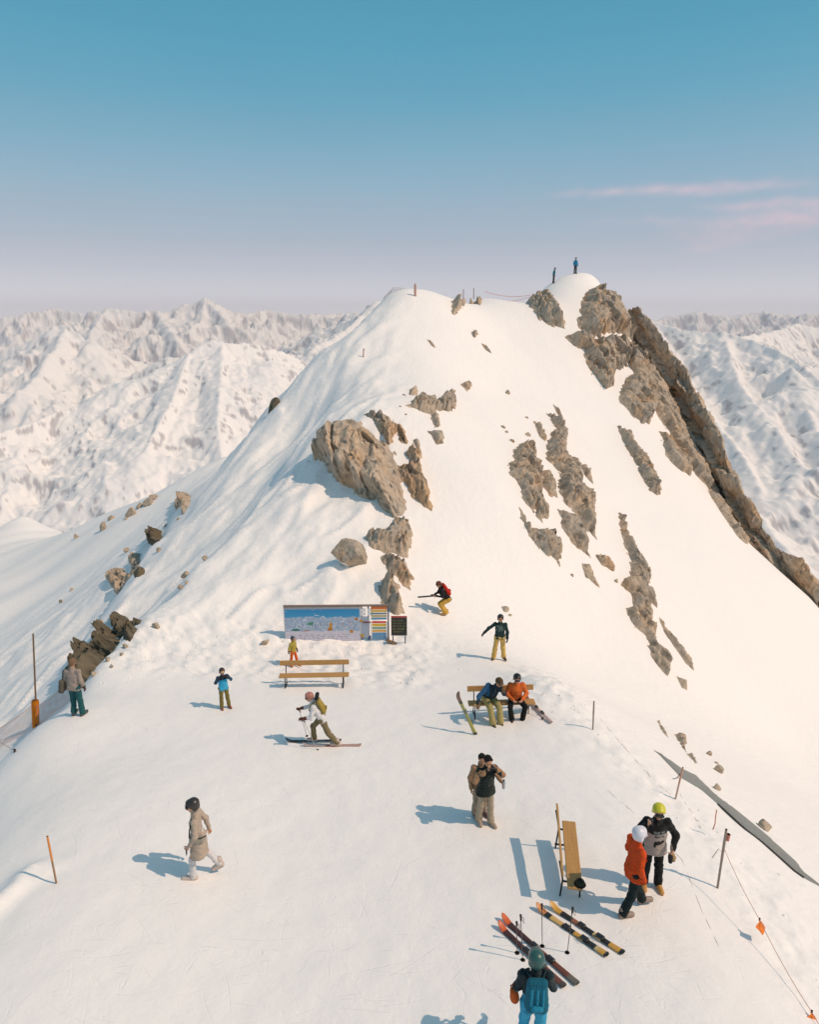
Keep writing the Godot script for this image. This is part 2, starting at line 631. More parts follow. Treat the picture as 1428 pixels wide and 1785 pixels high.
func snow_clods():
	# broken lumps of frozen snow along the mound and under the map board
	var rng := RandomNumberGenerator.new()
	rng.seed = 9
	var st := SurfaceTool.new()
	var ball := SphereMesh.new()
	ball.radius = 0.5
	ball.height = 0.8
	ball.radial_segments = 8
	ball.rings = 5
	var a := ball.get_mesh_arrays()
	var v: PackedVector3Array = a[Mesh.ARRAY_VERTEX]
	for i in v.size():
		v[i] *= 1.0 + 0.5 * n_e.get_noise_3dv(v[i] * 0.9)
	a[Mesh.ARRAY_VERTEX] = v
	a[Mesh.ARRAY_NORMAL] = null
	a[Mesh.ARRAY_TANGENT] = null
	a[Mesh.ARRAY_TEX_UV] = null
	var m := ArrayMesh.new()
	m.add_surface_from_arrays(Mesh.PRIMITIVE_TRIANGLES, a)
	st.create_from(m, 0)
	st.generate_normals()
	var mm := MultiMesh.new()
	mm.transform_format = MultiMesh.TRANSFORM_3D
	mm.mesh = st.commit()
	var count := 700
	mm.instance_count = count
	for i in count:
		var x := 0.0
		var d := 0.0
		var k := rng.randf()
		if k < 0.7:
			x = rng.randf_range(-11.0, 0.5)
			d = rng.randf_range(20.3, 24.0) - x * 0.02
		elif k < 0.92:
			x = 4.6 + rng.randfn() * 1.0
			d = 20.0 + rng.randfn() * 1.7
		else:
			d = rng.randf_range(8.0, 22.0)
			x = lerpf(6.9, 5.0, clampf((d - 12.0) / 6.0, 0, 1)) + rng.randfn() * 0.45
		var r := 0.012 + 0.05 * pow(rng.randf(), 3.0)
		var b := Basis.from_euler(Vector3(rng.randf() * 6.0, rng.randf() * 6.0, rng.randf() * 6.0)).scaled(Vector3(r * 1.6, r, r * 1.3))
		mm.set_instance_transform(i, Transform3D(b, Vector3(x, surface_y(x, -d) + r * 0.05, -d)))
	var o := MultiMeshInstance3D.new()
	o.name = "snow_clods"
	o.multimesh = mm
	o.material_override = snow_mat
	o.set_meta("kind", "stuff")
	o.set_meta("label", "broken lumps of frozen snow scattered along the banks")
	o.set_meta("category", "snow")
	add_child(o)


func grid_normals(v: PackedVector3Array, cols: int, rows: int) -> PackedVector3Array:
	var n := PackedVector3Array()
	n.resize(v.size())
	for r in rows:
		for c in cols:
			var i := r * cols + c
			var e := v[i + 1 if c < cols - 1 else i] - v[i - 1 if c > 0 else i]
			var f := v[i + cols if r < rows - 1 else i] - v[i - cols if r > 0 else i]
			var m := e.cross(f)
			n[i] = m.normalized() if m.y > 0 else (-m).normalized() if m.length_squared() > 1e-12 else Vector3.UP
	return n


# ---------------------------------------------------------------- the mountains beyond
func build_far_mountains():
	# each range: crest lines as seen points with their distances
	far_range("left_ridge_mountain", [
		[[660, 700, 3350], [600, 668, 3300], [560, 645, 3250], [530, 631, 3200], [500, 615, 3150], [465, 603, 3050], [430, 597, 3000], [400, 598, 2950], [370, 591, 2950], [340, 606, 2900], [300, 632, 2850], [250, 672, 2750], [200, 687, 2700], [150, 702, 2650], [95, 718, 2550], [50, 737, 2450], [0, 752, 2350], [-120, 790, 2200]],
		[[388, 597, 2940], [384, 660, 2600], [378, 730, 2350], [388, 800, 2150]],
		[[330, 612, 2880], [300, 690, 2500], [255, 780, 2200], [215, 860, 2000]],
		[[465, 603, 3050], [475, 670, 2750], [490, 740, 2500]]],
		Vector2(-2100, 500), Vector2(1500, 3900), 400, 320, -800.0, 0.50, 61, 0.43, 70.0, 0.0032, 0.5, "snowy ridge with rock patches left of the near ridge")
	far_range("left_middle_mountains", [
		[[-100, 640, 5200], [0, 612, 5000], [60, 590, 5000], [115, 563, 5000], [150, 595, 4900], [175, 640, 4700], [200, 660, 4500]],
		[[115, 563, 5000], [70, 640, 4300], [20, 690, 3900]],
		[[205, 655, 4600], [245, 634, 4600], [290, 615, 4600], [318, 622, 4600], [360, 600, 4900], [450, 600, 5200]],
		[[515, 624, 4600], [545, 603, 4800], [580, 580, 5000], [650, 536, 5600], [700, 500, 6000], [800, 520, 6400]]],
		Vector2(-4200, 1200), Vector2(3700, 6600), 380, 220, -1000.0, 0.50, 62, 0.55, 150.0, 0.0024, 0.5, "hazy snow mountains in the middle distance on the left")
	far_range("distant_mountains", [
		[[-200, 560, 9000], [-60, 548, 9000], [0, 552, 9000], [40, 545, 9000], [95, 536, 9200], [150, 548, 9100], [175, 540, 9000], [185, 534, 9000], [240, 541, 9000], [275, 538, 9000], [310, 545, 9000], [330, 532, 9000], [357, 516, 9000], [378, 528, 9100], [400, 540, 9200], [430, 546, 9400], [470, 537, 10000], [520, 547, 10000], [600, 545, 10200], [650, 540, 10200], [760, 545, 10500]],
		[[185, 534, 9000], [165, 560, 8200], [150, 590, 7600]], [[275, 538, 9000], [290, 565, 8300], [310, 590, 7700]], [[357, 516, 9000], [350, 548, 8600], [330, 570, 8100]], [[357, 516, 9000], [400, 560, 8400]],
		[[860, 560, 10500], [1100, 556, 11500], [1160, 549, 12000], [1220, 541, 12000], [1260, 545, 12000], [1330, 540, 12000], [1380, 545, 12000], [1428, 542, 12000], [1560, 550, 12000]]],
		Vector2(-8600, 9600), Vector2(7200, 12800), 800, 170, -1300.0, 0.55, 63, 0.55, 260.0, 0.0022, 0.4, "far snowy peaks fading into the haze along the horizon")
	far_range("right_mountain", [
		[[1040, 610, 4300], [1100, 570, 4200], [1142, 560, 4100], [1180, 571, 4000], [1230, 580, 3900], [1262, 577, 3850], [1290, 585, 3800], [1330, 598, 3650], [1365, 612, 3500], [1400, 635, 3300], [1428, 660, 3150], [1520, 720, 2900]],
		[[1290, 585, 3800], [1340, 577, 4300], [1391, 560, 4600], [1428, 566, 4600], [1520, 560, 4800]],
		[[1142, 560, 4100], [1180, 640, 3500], [1240, 720, 3000], [1300, 790, 2650], [1340, 880, 2350]],
		[[1262, 577, 3850], [1290, 660, 3250], [1345, 730, 2850], [1400, 800, 2550]],
		[[1365, 612, 3500], [1428, 740, 2750], [1500, 830, 2400]],
		[[1220, 800, 2500], [1330, 900, 2200], [1428, 1000, 1900]]],
		Vector2(700, 3800), Vector2(1500, 5200), 380, 330, -1100.0, 0.5, 64, 0.53, 110.0, 0.0028, 0.62, "snow mountain with rocky ribs beyond the right hand spur")


func far_range(called: String, crests: Array, xs: Vector2, ds: Vector2, cols: int, rows: int, floor_y: float, steep: float, s: int, rocky: float, rough: float, freq: float, spots: float, label: String):
	var a := PackedVector3Array()
	var b := PackedVector3Array()
	var firm: int = crests[0].size() - 1
	for c in crests:
		for k in c.size() - 1:
			a.append(point(c[k][0], c[k][1], c[k][2]))
			b.append(point(c[k + 1][0], c[k + 1][1], c[k + 1][2]))
	var warp := noise(s, freq * 0.5, 3)
	var ridge := noise(s + 10, freq, 6, FastNoiseLite.FRACTAL_RIDGED)
	var small := noise(s + 20, freq * 4.0, 4)
	var spot := noise(s + 30, freq * 3.0, 5)
	var reach := 0.35 / freq
	var v := PackedVector3Array()
	v.resize(cols * rows)
	var crag := noise(s + 50, freq * 4.5, 4, FastNoiseLite.FRACTAL_RIDGED)
	var teeth := noise(s + 40, freq * 7.0, 3)
	for r in rows:
		var d := lerpf(ds.x, ds.y, r / float(rows - 1))
		for c in cols:
			var x := lerpf(xs.x, xs.y, c / float(cols - 1))
			var z := -d
			var wx := x + rough * 1.6 * warp.get_noise_2d(x, z)
			var wz := z + rough * 1.6 * warp.get_noise_2d(x + 5000.0, z)
			var best := floor_y
			var away := 1e9
			for k in a.size():
				var p := a[k]
				var q := b[k]
				var ex := q.x - p.x
				var ez := q.z - p.z
				var t := clampf(((x - p.x) * ex + (z - p.z) * ez) / (ex * ex + ez * ez), 0, 1)
				var near := Vector2(x - p.x - ex * t, z - p.z - ez * t).length()
				var far := Vector2(wx - p.x - ex * t, wz - p.z - ez * t).length()
				var dist := lerpf(near, far, smoothstep(0.0, reach, near)) if k < firm else lerpf(near, far, 0.3 + 0.7 * smoothstep(0.0, reach, near))
				var y := p.y + (q.y - p.y) * t - steep * dist * (1.0 + (0.9 if k < firm else 0.6) * exp(-dist / reach))
				if y > best:
					best = y
				away = minf(away, near)
			var f := smoothstep(0.0, reach, away)
			var y := best - (0.06 + 0.94 * f) * rough * (0.9 - ridge.get_noise_2d(x, z)) * 0.5 + f * rough * 0.12 * small.get_noise_2d(x, z)
			y += rough * 0.09 * teeth.get_noise_2d(x, z) * (1.0 - 0.6 * f)
			y += rough * 0.025 * (0.3 + f) * crag.get_noise_2d(x, z)
			y += rough * 0.035 * small.get_noise_2d(x * 2.6, z * 2.6)
			v[r * cols + c] = Vector3(x, y, z)
	var n := grid_normals(v, cols, rows)
	var col := PackedColorArray()
	col.resize(v.size())
	for i in v.size():
		var p := v[i]
		var m := spot.get_noise_2d(p.x * 0.5, p.z * 0.4) * 0.5 + spot.get_noise_2d(p.x * 3.4 + p.y * 1.0, p.z * 1.0 - p.y * 0.6) * 0.5
		var rock := smoothstep(0.0, 0.05, (1.0 - n[i].y) * 1.15 + m * spots - rocky)
		var tone := 0.85 + 0.3 * small.get_noise_2d(p.z * 3.0, p.x * 3.0)
		col[i] = Color(0.93, 0.875, 0.82).lerp(Color(0.50 * tone, 0.465 * tone, 0.475 * tone), rock * 0.8)  # rock tone paled: part of the haze is put into the colour
	var idx := PackedInt32Array()
	idx.resize((cols - 1) * (rows - 1) * 6)
	var o := 0
	for r in rows - 1:
		for c in cols - 1:
			var k := r * cols + c
			idx[o] = k
			idx[o + 1] = k + cols
			idx[o + 2] = k + 1
			idx[o + 3] = k + 1
			idx[o + 4] = k + cols
			idx[o + 5] = k + cols + 1
			o += 6
	structure(called, array_mesh(v, n, idx, col), far_mat, label)
	# the snowfield below, so that no gap opens between the ranges


# ---------------------------------------------------------------- rocks
var r_fine := noise(41, 1.7, 4)
var r_mid := noise(42, 0.45, 4)
var r_big := noise(43, 0.12, 3)
var r_cell: FastNoiseLite
var r_block: FastNoiseLite
var along: Vector3   # the way the beds of the rock run, and two directions across it
var across: Vector3
var upright: Vector3


func bed(p: Vector3, size: float) -> float:
	# steps, slabs and cracks of bedded granite, about -0.5 to 1
	var q := Vector3(p.dot(along) * 0.28, p.dot(across), p.dot(upright) * 0.8) / size
	var bent := 0.22 * r_mid.get_noise_3dv(q * 1.5)
	var own := r_block.get_noise_3dv(q * 1.4)
	var t := q.y * 1.15 + own * 0.45 + bent
	var saw := t - floorf(t)
	var slab := saw * 0.95 - smoothstep(0.90, 1.0, saw) * 0.95
	var t2 := q.y * 0.5 - q.z * 0.9 + q.x * 0.7 + own * 0.9 + bent
	var saw2 := t2 - floorf(t2)
	var lean := saw2 * 0.5 - smoothstep(0.92, 1.0, saw2) * 0.5
	var t3 := q.x * 1.5 + q.y * 0.5 + own * 1.3
	var saw3 := t3 - floorf(t3)
	var step := saw3 * 0.28 - smoothstep(0.93, 1.0, saw3) * 0.28
	var crack := 1.0 - smoothstep(-0.99, -0.92, r_cell.get_noise_3dv(q * 1.4))
	return slab + lean + step - 0.25 + 0.06 * r_fine.get_noise_3dv(p / size) - 0.75 * crack


func rock_color(p: Vector3, warm: float) -> Color:
	var k := 0.5 + 0.5 * r_mid.get_noise_3dv(p * 0.8 + Vector3(9, 0, 0))
	var f := 1.0 + 0.35 * r_fine.get_noise_3dv(p * 1.5)
	var c := Color(0.52, 0.405, 0.295).lerp(Color(0.43, 0.36, 0.285), smoothstep(0.35, 0.7, k))
	var rust := smoothstep(0.55, 0.8, 0.5 + 0.5 * r_big.get_noise_3dv(p * 2.0 + Vector3(0, 31, 0)) + warm)
	c = c.lerp(Color(0.50, 0.31, 0.17), rust * 0.7)
	var lichen := smoothstep(0.30, 0.5, r_mid.get_noise_3dv(p * 2.3 - Vector3(0, 0, 17)))
	var streak := r_fine.get_noise_3d(p.dot(along) * 0.22, p.dot(across) * 1.5, p.dot(upright) * 0.9)
	lichen = maxf(lichen, smoothstep(0.22, 0.42, streak))
	c = c.lerp(Color(0.13, 0.11, 0.085), lichen * 0.6)
	return Color(c.r * f, c.g * f, c.b * f)


func patch_mesh(v: PackedVector3Array, cols: int, rows: int, keep: PackedByteArray, col: PackedColorArray) -> ArrayMesh:
	var used := PackedInt32Array()
	used.resize(v.size())
	used.fill(-1)
	var vv := PackedVector3Array()
	var cc := PackedColorArray()
	var idx := PackedInt32Array()
	for r in rows - 1:
		for c in cols - 1:
			var k := r * cols + c
			if not (keep[k] or keep[k + 1] or keep[k + cols] or keep[k + cols + 1]):
				continue
			for i in [k, k + 1, k + cols, k + 1, k + cols + 1, k + cols]:
				if used[i] < 0:
					used[i] = vv.size()
					vv.append(v[i])
					cc.append(col[i])
				idx.append(used[i])
	var n := PackedVector3Array()
	n.resize(vv.size())
	for i in range(0, idx.size(), 3):
		var f := (vv[idx[i + 2]] - vv[idx[i]]).cross(vv[idx[i + 1]] - vv[idx[i]])
		n[idx[i]] += f
		n[idx[i + 1]] += f
		n[idx[i + 2]] += f
	for i in n.size():
		n[i] = n[i].normalized()
	return array_mesh(vv, n, idx, cc)


func outcrop(label: String, outline: Array, high: float, opts := {}) -> MeshInstance3D:
	# rock that breaks through the snow inside an outline seen in the photograph
	var pts := PackedVector3Array()
	var mid := Vector3.ZERO
	for k in outline:
		var p := on_ground(k[0], k[1], 16.0)
		pts.append(p)
		mid += p
	mid /= pts.size()
	var e := 0.8
	var n := Vector3(ground(mid.x - e, mid.z) - ground(mid.x + e, mid.z), 2 * e, ground(mid.x, mid.z - e) - ground(mid.x, mid.z + e)).normalized()
	var u := (along - n * along.dot(n)).normalized()
	var w := n.cross(u)
	var poly := PackedVector2Array()
	var lo := Vector2(1e9, 1e9)
	var hi := -lo
	for p in pts:
		var q := Vector2((p - mid).dot(u), (p - mid).dot(w))
		poly.append(q)
		lo = lo.min(q)
		hi = hi.max(q)
	var margin := 0.35
	lo -= Vector2.ONE * margin
	hi += Vector2.ONE * margin
	var step: float = opts.get("step", clampf((EYE - mid).length() / 677.0 * 0.92, 0.03, 0.2))
	var cols := int((hi.x - lo.x) / step) + 2
	var rows := int((hi.y - lo.y) / step) + 2
	var size: float = opts.get("size", 1.0)
	var wide: float = opts.get("wide", 0.5)
	var holes: float = opts.get("holes", 0.25)
	var rough: float = opts.get("rough", 0.85)
	var warm: float = opts.get("warm", 0.0)
	var tilt: Vector3 = opts.get("lift", Vector3.ZERO)
	var up := (n + tilt).normalized()
	var v := PackedVector3Array()
	var col := PackedColorArray()
	var keep := PackedByteArray()
	v.resize(cols * rows)
	col.resize(cols * rows)
	keep.resize(cols * rows)
	var m := poly.size()
	for r in rows:
		for c in cols:
			var q := lo + Vector2(c, r) * step
			var i := r * cols + c
			var d2 := 1e9
			var inside := false
			for k in m:
				var a := poly[k]
				var b := poly[k - 1]
				var ab := b - a
				var t := clampf((q - a).dot(ab) / ab.length_squared(), 0, 1)
				d2 = minf(d2, (q - a - ab * t).length_squared())
				if (a.y > q.y) != (b.y > q.y) and q.x < (b.x - a.x) * (q.y - a.y) / (b.y - a.y) + a.x:
					inside = not inside
			var sd := sqrt(d2) * (1.0 if inside else -1.0)
			if sd < -margin:
				v[i] = mid
				continue
			var p := mid + u * q.x + w * q.y
			p.y = surface_y(p.x, p.z)
			var rag := 0.30 * r_fine.get_noise_3d(p.dot(along) * 0.35, p.dot(across) * 1.2, p.dot(upright)) + 0.12 * r_mid.get_noise_3dv(p * 2.0)
			var k := clampf((sd + rag * minf(1.0, wide * 2.0)) / wide, -1.0, 1.0)
			var hole := smoothstep(0.10, 0.30, r_mid.get_noise_3dv(Vector3(p.dot(along) * 0.35, p.dot(across), p.dot(upright)) * 2.6 / size + Vector3(5, 5, 5))) * holes
			var h := high * (0.30 * k + (0.75 * rough * bed(p, size) + 0.1 + 0.45 * (1.0 - rough)) * smoothstep(-0.1, 1.0, k) - hole * 2.2)
			h = maxf(h, -0.25)
			keep[i] = 1 if h > -0.01 else 0
			v[i] = p + up * h
			col[i] = rock_color(p + up * h, warm)
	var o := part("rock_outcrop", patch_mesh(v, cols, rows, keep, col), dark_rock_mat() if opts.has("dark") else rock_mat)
	return tag(o, label, "rock", opts.get("group", "rock outcrops on the snowy ridge")) as MeshInstance3D



func loft(label: String, low: Array, top: Array, cols: int, step_rows: int, high: float, back: Vector3) -> MeshInstance3D:
	# a fin of rock: from its foot to its crest, then down the far side
	var a := []
	var b := []
	for k in low:
		a.append(point(k[0], k[1], k[2]))
	for k in top:
		b.append(point(k[0], k[1], k[2]))
	var rows := step_rows
	var v := PackedVector3Array()
	var col := PackedColorArray()
	var keep := PackedByteArray()
	v.resize(rows * cols)
	col.resize(rows * cols)
	keep.resize(rows * cols)
	keep.fill(1)
	for r in rows:
		var t := r / float(rows - 1) * (a.size() - 1)
		var k := mini(int(t), a.size() - 2)
		t -= k
		var p0: Vector3 = a[k].lerp(a[k + 1], t)
		var p1: Vector3 = b[k].lerp(b[k + 1], t)
		var face: Vector3 = (b[k + 1] - b[k]).cross(p1 - p0)
		face = face.normalized()
		if face.dot(EYE - p1) < 0:
			face = -face
		for c in cols:
			var s := c / float(cols - 1) * 1.5
			var p: Vector3 = p0.lerp(p1, s) if s < 1.0 else p1 + back * (s - 1.0) * 2.0
			var lift := face.lerp(Vector3(0.45, 0.8, 0.2), smoothstep(0.7, 1.15, s)).normalized()
			var h := high * (bed(p, 1.5) - 0.25) * smoothstep(0.0, 0.15, s)
			var q := p + lift * h
			v[r * cols + c] = q
			col[r * cols + c] = rock_color(q, 0.12 * smoothstep(4.0, -2.0, q.y))
	var o := part("rock_fin", patch_mesh(v, cols, rows, keep, col), rock_mat)
	return tag(o, label, "rock") as MeshInstance3D


func stone_mesh(s: int, fine: int) -> ArrayMesh:
	# a broken block: the inside of some random planes, roughened
	var rng := RandomNumberGenerator.new()
	rng.seed = s
	var planes := []
	for i in 10:
		var n := Vector3(rng.randfn(), rng.randfn(), rng.randfn()).normalized()
		planes.append([n, rng.randf_range(0.55, 1.0)])
	var v := PackedVector3Array()
	var col := PackedColorArray()
	var shift := Vector3(s * 3.7, 0, 0)
	for r in fine + 1:
		for c in fine * 2 + 1:
			var th := PI * r / fine
			var ph := PI * c / fine
			var d := Vector3(sin(th) * cos(ph), cos(th), sin(th) * sin(ph))
			var rad := 1.25
			for p in planes:
				var k: float = d.dot(p[0])
				if k > 0.05:
					rad = minf(rad, p[1] / k)
			var q := d * rad
			q *= 1.0 + 0.03 * r_mid.get_noise_3dv(q * 3.0 + shift) + 0.03 * r_fine.get_noise_3dv(q * 2.0 + shift)
			v.append(q)
			col.append(rock_color(q * 1.5 + shift, 0.0))
	var keep := PackedByteArray()
	keep.resize(v.size())
	keep.fill(1)
	var m := patch_mesh(v, fine * 2 + 1, fine + 1, keep, col)
	var a := m.surface_get_arrays(0)
	var vv: PackedVector3Array = a[Mesh.ARRAY_VERTEX]
	var cc: PackedColorArray = a[Mesh.ARRAY_COLOR]
	var ii: PackedInt32Array = a[Mesh.ARRAY_INDEX]
	var v2 := PackedVector3Array()
	var n2 := PackedVector3Array()
	var c2 := PackedColorArray()
	var i2 := PackedInt32Array()
	for i in range(0, ii.size(), 3):
		var n := (vv[ii[i + 2]] - vv[ii[i]]).cross(vv[ii[i + 1]] - vv[ii[i]]).normalized()
		for k in 3:
			var q := vv[ii[i + k]]
			i2.append(v2.size())
			v2.append(q)
			n2.append(n)
			var cap := n.y + 0.35 * r_mid.get_noise_3dv(q * 2.0 + shift) > 0.80
			c2.append(Color(0.93, 0.875, 0.82) if cap else cc[ii[i + k]])
	return array_mesh(v2, n2, i2, c2)


var stones := []
var dark_rock: StandardMaterial3D


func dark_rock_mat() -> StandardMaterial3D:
	# green-grey rock of the flank, its shade partly put into the colour
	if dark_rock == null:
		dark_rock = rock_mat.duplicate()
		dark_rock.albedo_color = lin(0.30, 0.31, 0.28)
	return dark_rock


func stone(px: float, py: float, rx: float, ry: float, label: String, group: String, kind := -1, sink := 0.35, from := 16.0, dark := false) -> MeshInstance3D:
	if stones.is_empty():
		for i in 7:
			stones.append(stone_mesh(100 + i * 7, 22))
	var k := kind if kind >= 0 else int(absf(px * 7.0 + py * 3.0)) % stones.size()
	var p := on_snow(px, py + ry * 0.6, from)
	var unit := (EYE - p).length() / FOCAL
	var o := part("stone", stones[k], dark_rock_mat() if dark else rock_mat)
	var turn := fmod(px * 1.7 + py, TAU)
	o.transform = Transform3D(Basis.from_euler(Vector3(0.3 * sin(px), turn, 0.3 * cos(py))), p + Vector3(0, ry * unit * (0.85 - sink), -rx * unit * 0.3))
	o.scale = Vector3(rx * (0.8 + 0.45 * fmod(px * 0.37, 1.0)), ry, rx * (0.6 + 0.5 * fmod(py * 0.53, 1.0))) * unit * 1.05
	tag(o, label, "rock", group)
	return o


func build_rocks():
	r_cell = FastNoiseLite.new()
	r_cell.seed = 44
	r_cell.noise_type = FastNoiseLite.TYPE_CELLULAR
	r_cell.cellular_return_type = FastNoiseLite.RETURN_DISTANCE2_SUB
	r_cell.frequency = 0.5
	r_block = r_cell.duplicate()
	r_block.cellular_return_type = FastNoiseLite.RETURN_CELL_VALUE
	along = (point(1250, 857, 63) - point(1021, 516, 84)).normalized()
	across = along.cross(ray(1100, 700)).normalized()
	upright = along.cross(across)

	# the summit and the wall below it
	outcrop("dark rock nose left of the summit, above a hollow of snow", [[917, 527], [940, 516], [960, 522], [972, 540], [986, 562], [983, 573], [960, 568], [940, 558], [933, 542], [922, 534]], 1.5, {"holes": 0.1, "wide": 0.9, "size": 1.4})
	outcrop("tall leaning rock slabs just below the snow cap of the summit", [[1008, 545], [1021, 514], [1045, 507], [1056, 522], [1068, 532], [1082, 548], [1094, 566], [1102, 588], [1088, 592], [1060, 582], [1045, 594], [1022, 584], [1003, 568]], 1.5, {"holes": 0.22, "wide": 0.9, "size": 1.6})
	outcrop("broken brown rock band under the tall summit slabs", [[984, 588], [1000, 582], [1022, 590], [1045, 597], [1066, 586], [1092, 596], [1116, 614], [1128, 640], [1112, 650], [1086, 645], [1074, 655], [1076, 672], [1062, 686], [1040, 664], [1024, 636], [1018, 612], [1000, 604]], 1.15, {"holes": 0.4, "wide": 0.7, "size": 1.3})
	outcrop("long rock slab running down the edge beside the dark fin", [[1112, 632], [1133, 642], [1158, 690], [1182, 735], [1209, 785], [1233, 831], [1249, 856], [1240, 858], [1212, 826], [1188, 797], [1163, 748], [1146, 720], [1136, 742], [1118, 738], [1094, 716], [1073, 692], [1078, 672], [1092, 662], [1104, 655]], 1.0, {"holes": 0.25, "wide": 0.6, "size": 1.3})
	outcrop("slim rock rib ending in a point above the open snow face", [[1236, 846], [1250, 858], [1272, 902], [1296, 930], [1309, 944], [1300, 948], [1280, 930], [1254, 890], [1238, 862]], 0.6, {"holes": 0.1, "wide": 0.4})
	outcrop("narrow brown rock rib lying alone on the upper snow face", [[1079, 744], [1090, 756], [1100, 764], [1109, 787], [1119, 789], [1134, 817], [1152, 853], [1149, 864], [1133, 856], [1117, 827], [1102, 798], [1088, 772]], 0.8, {"holes": 0.25, "wide": 0.4, "group": "rock ribs on the open snow face"})
	outcrop("small pointed rock rib right of the lone narrow rib", [[1148, 751], [1164, 756], [1172, 776], [1186, 790], [1206, 823], [1205, 831], [1184, 818], [1160, 792]], 0.7, {"holes": 0.2, "wide": 0.4, "group": "rock ribs on the open snow face"})
	loft("dark rock fin rising on the skyline right of the summit",
		[[1096, 580, 86], [1094, 590, 85], [1102, 606, 84], [1118, 640, 82], [1138, 680, 79], [1158, 715, 76.5], [1178, 750, 73], [1198, 790, 70], [1216, 828, 67], [1234, 858, 65], [1262, 905, 61], [1290, 938, 58.5], [1325, 968, 55.5], [1370, 1015, 52.5], [1432, 1072, 49.6]],
		[[1103, 536, 83], [1112, 537, 82], [1121, 552, 81], [1143, 582, 79.5], [1170, 620, 76.5], [1196, 650, 74], [1211, 688, 70.5], [1231, 724, 67.5], [1252, 764, 64.8], [1267, 806, 62.5], [1290, 860, 59.8], [1320, 908, 57.2], [1352, 952, 54.5], [1392, 984, 52.2], [1436, 1046, 49.6]],
		92, 420, 0.95, Vector3(5, -10, -3))
	# the middle of the open face
	var mid := "rocks in the middle of the open snow face"
	outcrop("left bundle of long rock slabs in the middle of the face", [[896, 783], [912, 774], [927, 772], [935, 792], [933, 807], [944, 818], [947, 866], [956, 900], [946, 904], [945, 918], [929, 888], [914, 877], [909, 862], [903, 837], [890, 829], [888, 805], [898, 811]], 0.75, {"holes": 0.3, "size": 0.8, "group": mid})
	outcrop("tall right hand rock mass in the middle of the face", [[951, 718], [966, 728], [981, 742], [989, 765], [985, 789], [992, 805], [1010, 826], [1016, 859], [1033, 863], [1038, 877], [1034, 903], [1034, 937], [1012, 916], [996, 883], [981, 870], [973, 853], [975, 827], [966, 811], [953, 803], [955, 774], [959, 757], [970, 746], [957, 730]], 0.8, {"holes": 0.2, "size": 0.9, "group": mid})
	outcrop("short rounded slab between the two rock masses of the face", [[944, 820], [957, 824], [970, 844], [972, 866], [959, 863], [946, 846]], 0.45, {"holes": 0.05, "size": 0.6, "wide": 0.35, "group": mid})
	outcrop("thin rock strip beside the tall right hand mass", [[1010, 812], [1029, 820], [1037, 848], [1020, 830]], 0.4, {"holes": 0.1, "size": 0.6, "wide": 0.25, "group": mid})
	outcrop("lower left rock of the group, pointed at its foot", [[905, 884], [918, 900], [919, 911], [936, 925], [962, 923], [972, 938], [980, 960], [979, 991], [966, 977], [949, 966], [931, 950], [923, 934], [908, 908]], 0.6, {"holes": 0.25, "size": 0.7, "wide": 0.4, "group": mid})
	outcrop("ragged rock strip below the middle of the group", [[973, 886], [986, 896], [1007, 909], [1014, 933], [1023, 953], [1030, 973], [1005, 955], [995, 937], [980, 920]], 0.55, {"holes": 0.3, "size": 0.7, "wide": 0.35, "group": mid})
	outcrop("leaf shaped rock at the foot of the group", [[1015, 982], [1027, 984], [1036, 1003], [1045, 1023], [1023, 1006]], 0.35, {"holes": 0.05, "size": 0.5, "wide": 0.25, "group": mid})
	outcrop("slanting flat rock right of the leaf shaped rock", [[1035, 968], [1047, 963], [1060, 976], [1072, 990], [1069, 995], [1051, 985]], 0.35, {"holes": 0.2, "size": 0.5, "wide": 0.25, "group": mid})
	outcrop("broken rock pieces at the upper left of the tall mass", [[930, 736], [944, 745], [953, 764], [951, 770], [943, 763], [936, 750]], 0.4, {"holes": 0.3, "size": 0.5, "wide": 0.25, "group": mid})
	outcrop("thin rock splinter highest above the group", [[963, 702], [974, 713], [981, 729], [972, 721]], 0.3, {"holes": 0.0, "size": 0.5, "wide": 0.2, "group": mid})
	# the long strip lower on the right
	outcrop("long ragged rock rib running down the lower snow face", [[1067, 882], [1080, 899], [1086, 915], [1096, 940], [1110, 968], [1136, 995], [1137, 1015], [1127, 1022], [1146, 1060], [1136, 1052], [1144, 1098], [1146, 1126], [1163, 1144], [1175, 1165], [1170, 1182], [1153, 1166], [1137, 1141], [1128, 1111], [1100, 1087], [1090, 1066], [1105, 1056], [1104, 1036], [1084, 1022], [1084, 1014], [1098, 1004], [1100, 986], [1087, 948], [1074, 909]], 0.5, {"holes": 0.2, "size": 0.7, "wide": 0.3, "group": "rock ribs on the open snow face"})
	outcrop("thin curved rock streak right of the long ragged rib", [[1146, 1072], [1157, 1084], [1161, 1096], [1184, 1126], [1207, 1152], [1212, 1172], [1197, 1158], [1179, 1133], [1158, 1103]], 0.26, {"holes": 0.0, "size": 0.4, "wide": 0.2, "group": "rock ribs on the open snow face"})
	outcrop("last small rock below the long ragged rib", [[1179, 1177], [1196, 1190], [1199, 1203], [1190, 1198]], 0.22, {"holes": 0.0, "size": 0.4, "wide": 0.15})
	outcrop("pointed flat rock above the grey sheet on the snow", [[1176, 1279], [1197, 1288], [1198, 1297], [1193, 1303], [1200, 1314], [1217, 1331], [1212, 1332], [1190, 1304]], 0.2, {"holes": 0.0, "size": 0.4, "wide": 0.14})
	outcrop("faint thin rock streak above the end of the grey sheet", [[1148, 1255], [1157, 1268], [1165, 1287], [1159, 1282]], 0.14, {"holes": 0.0, "size": 0.4, "wide": 0.12})
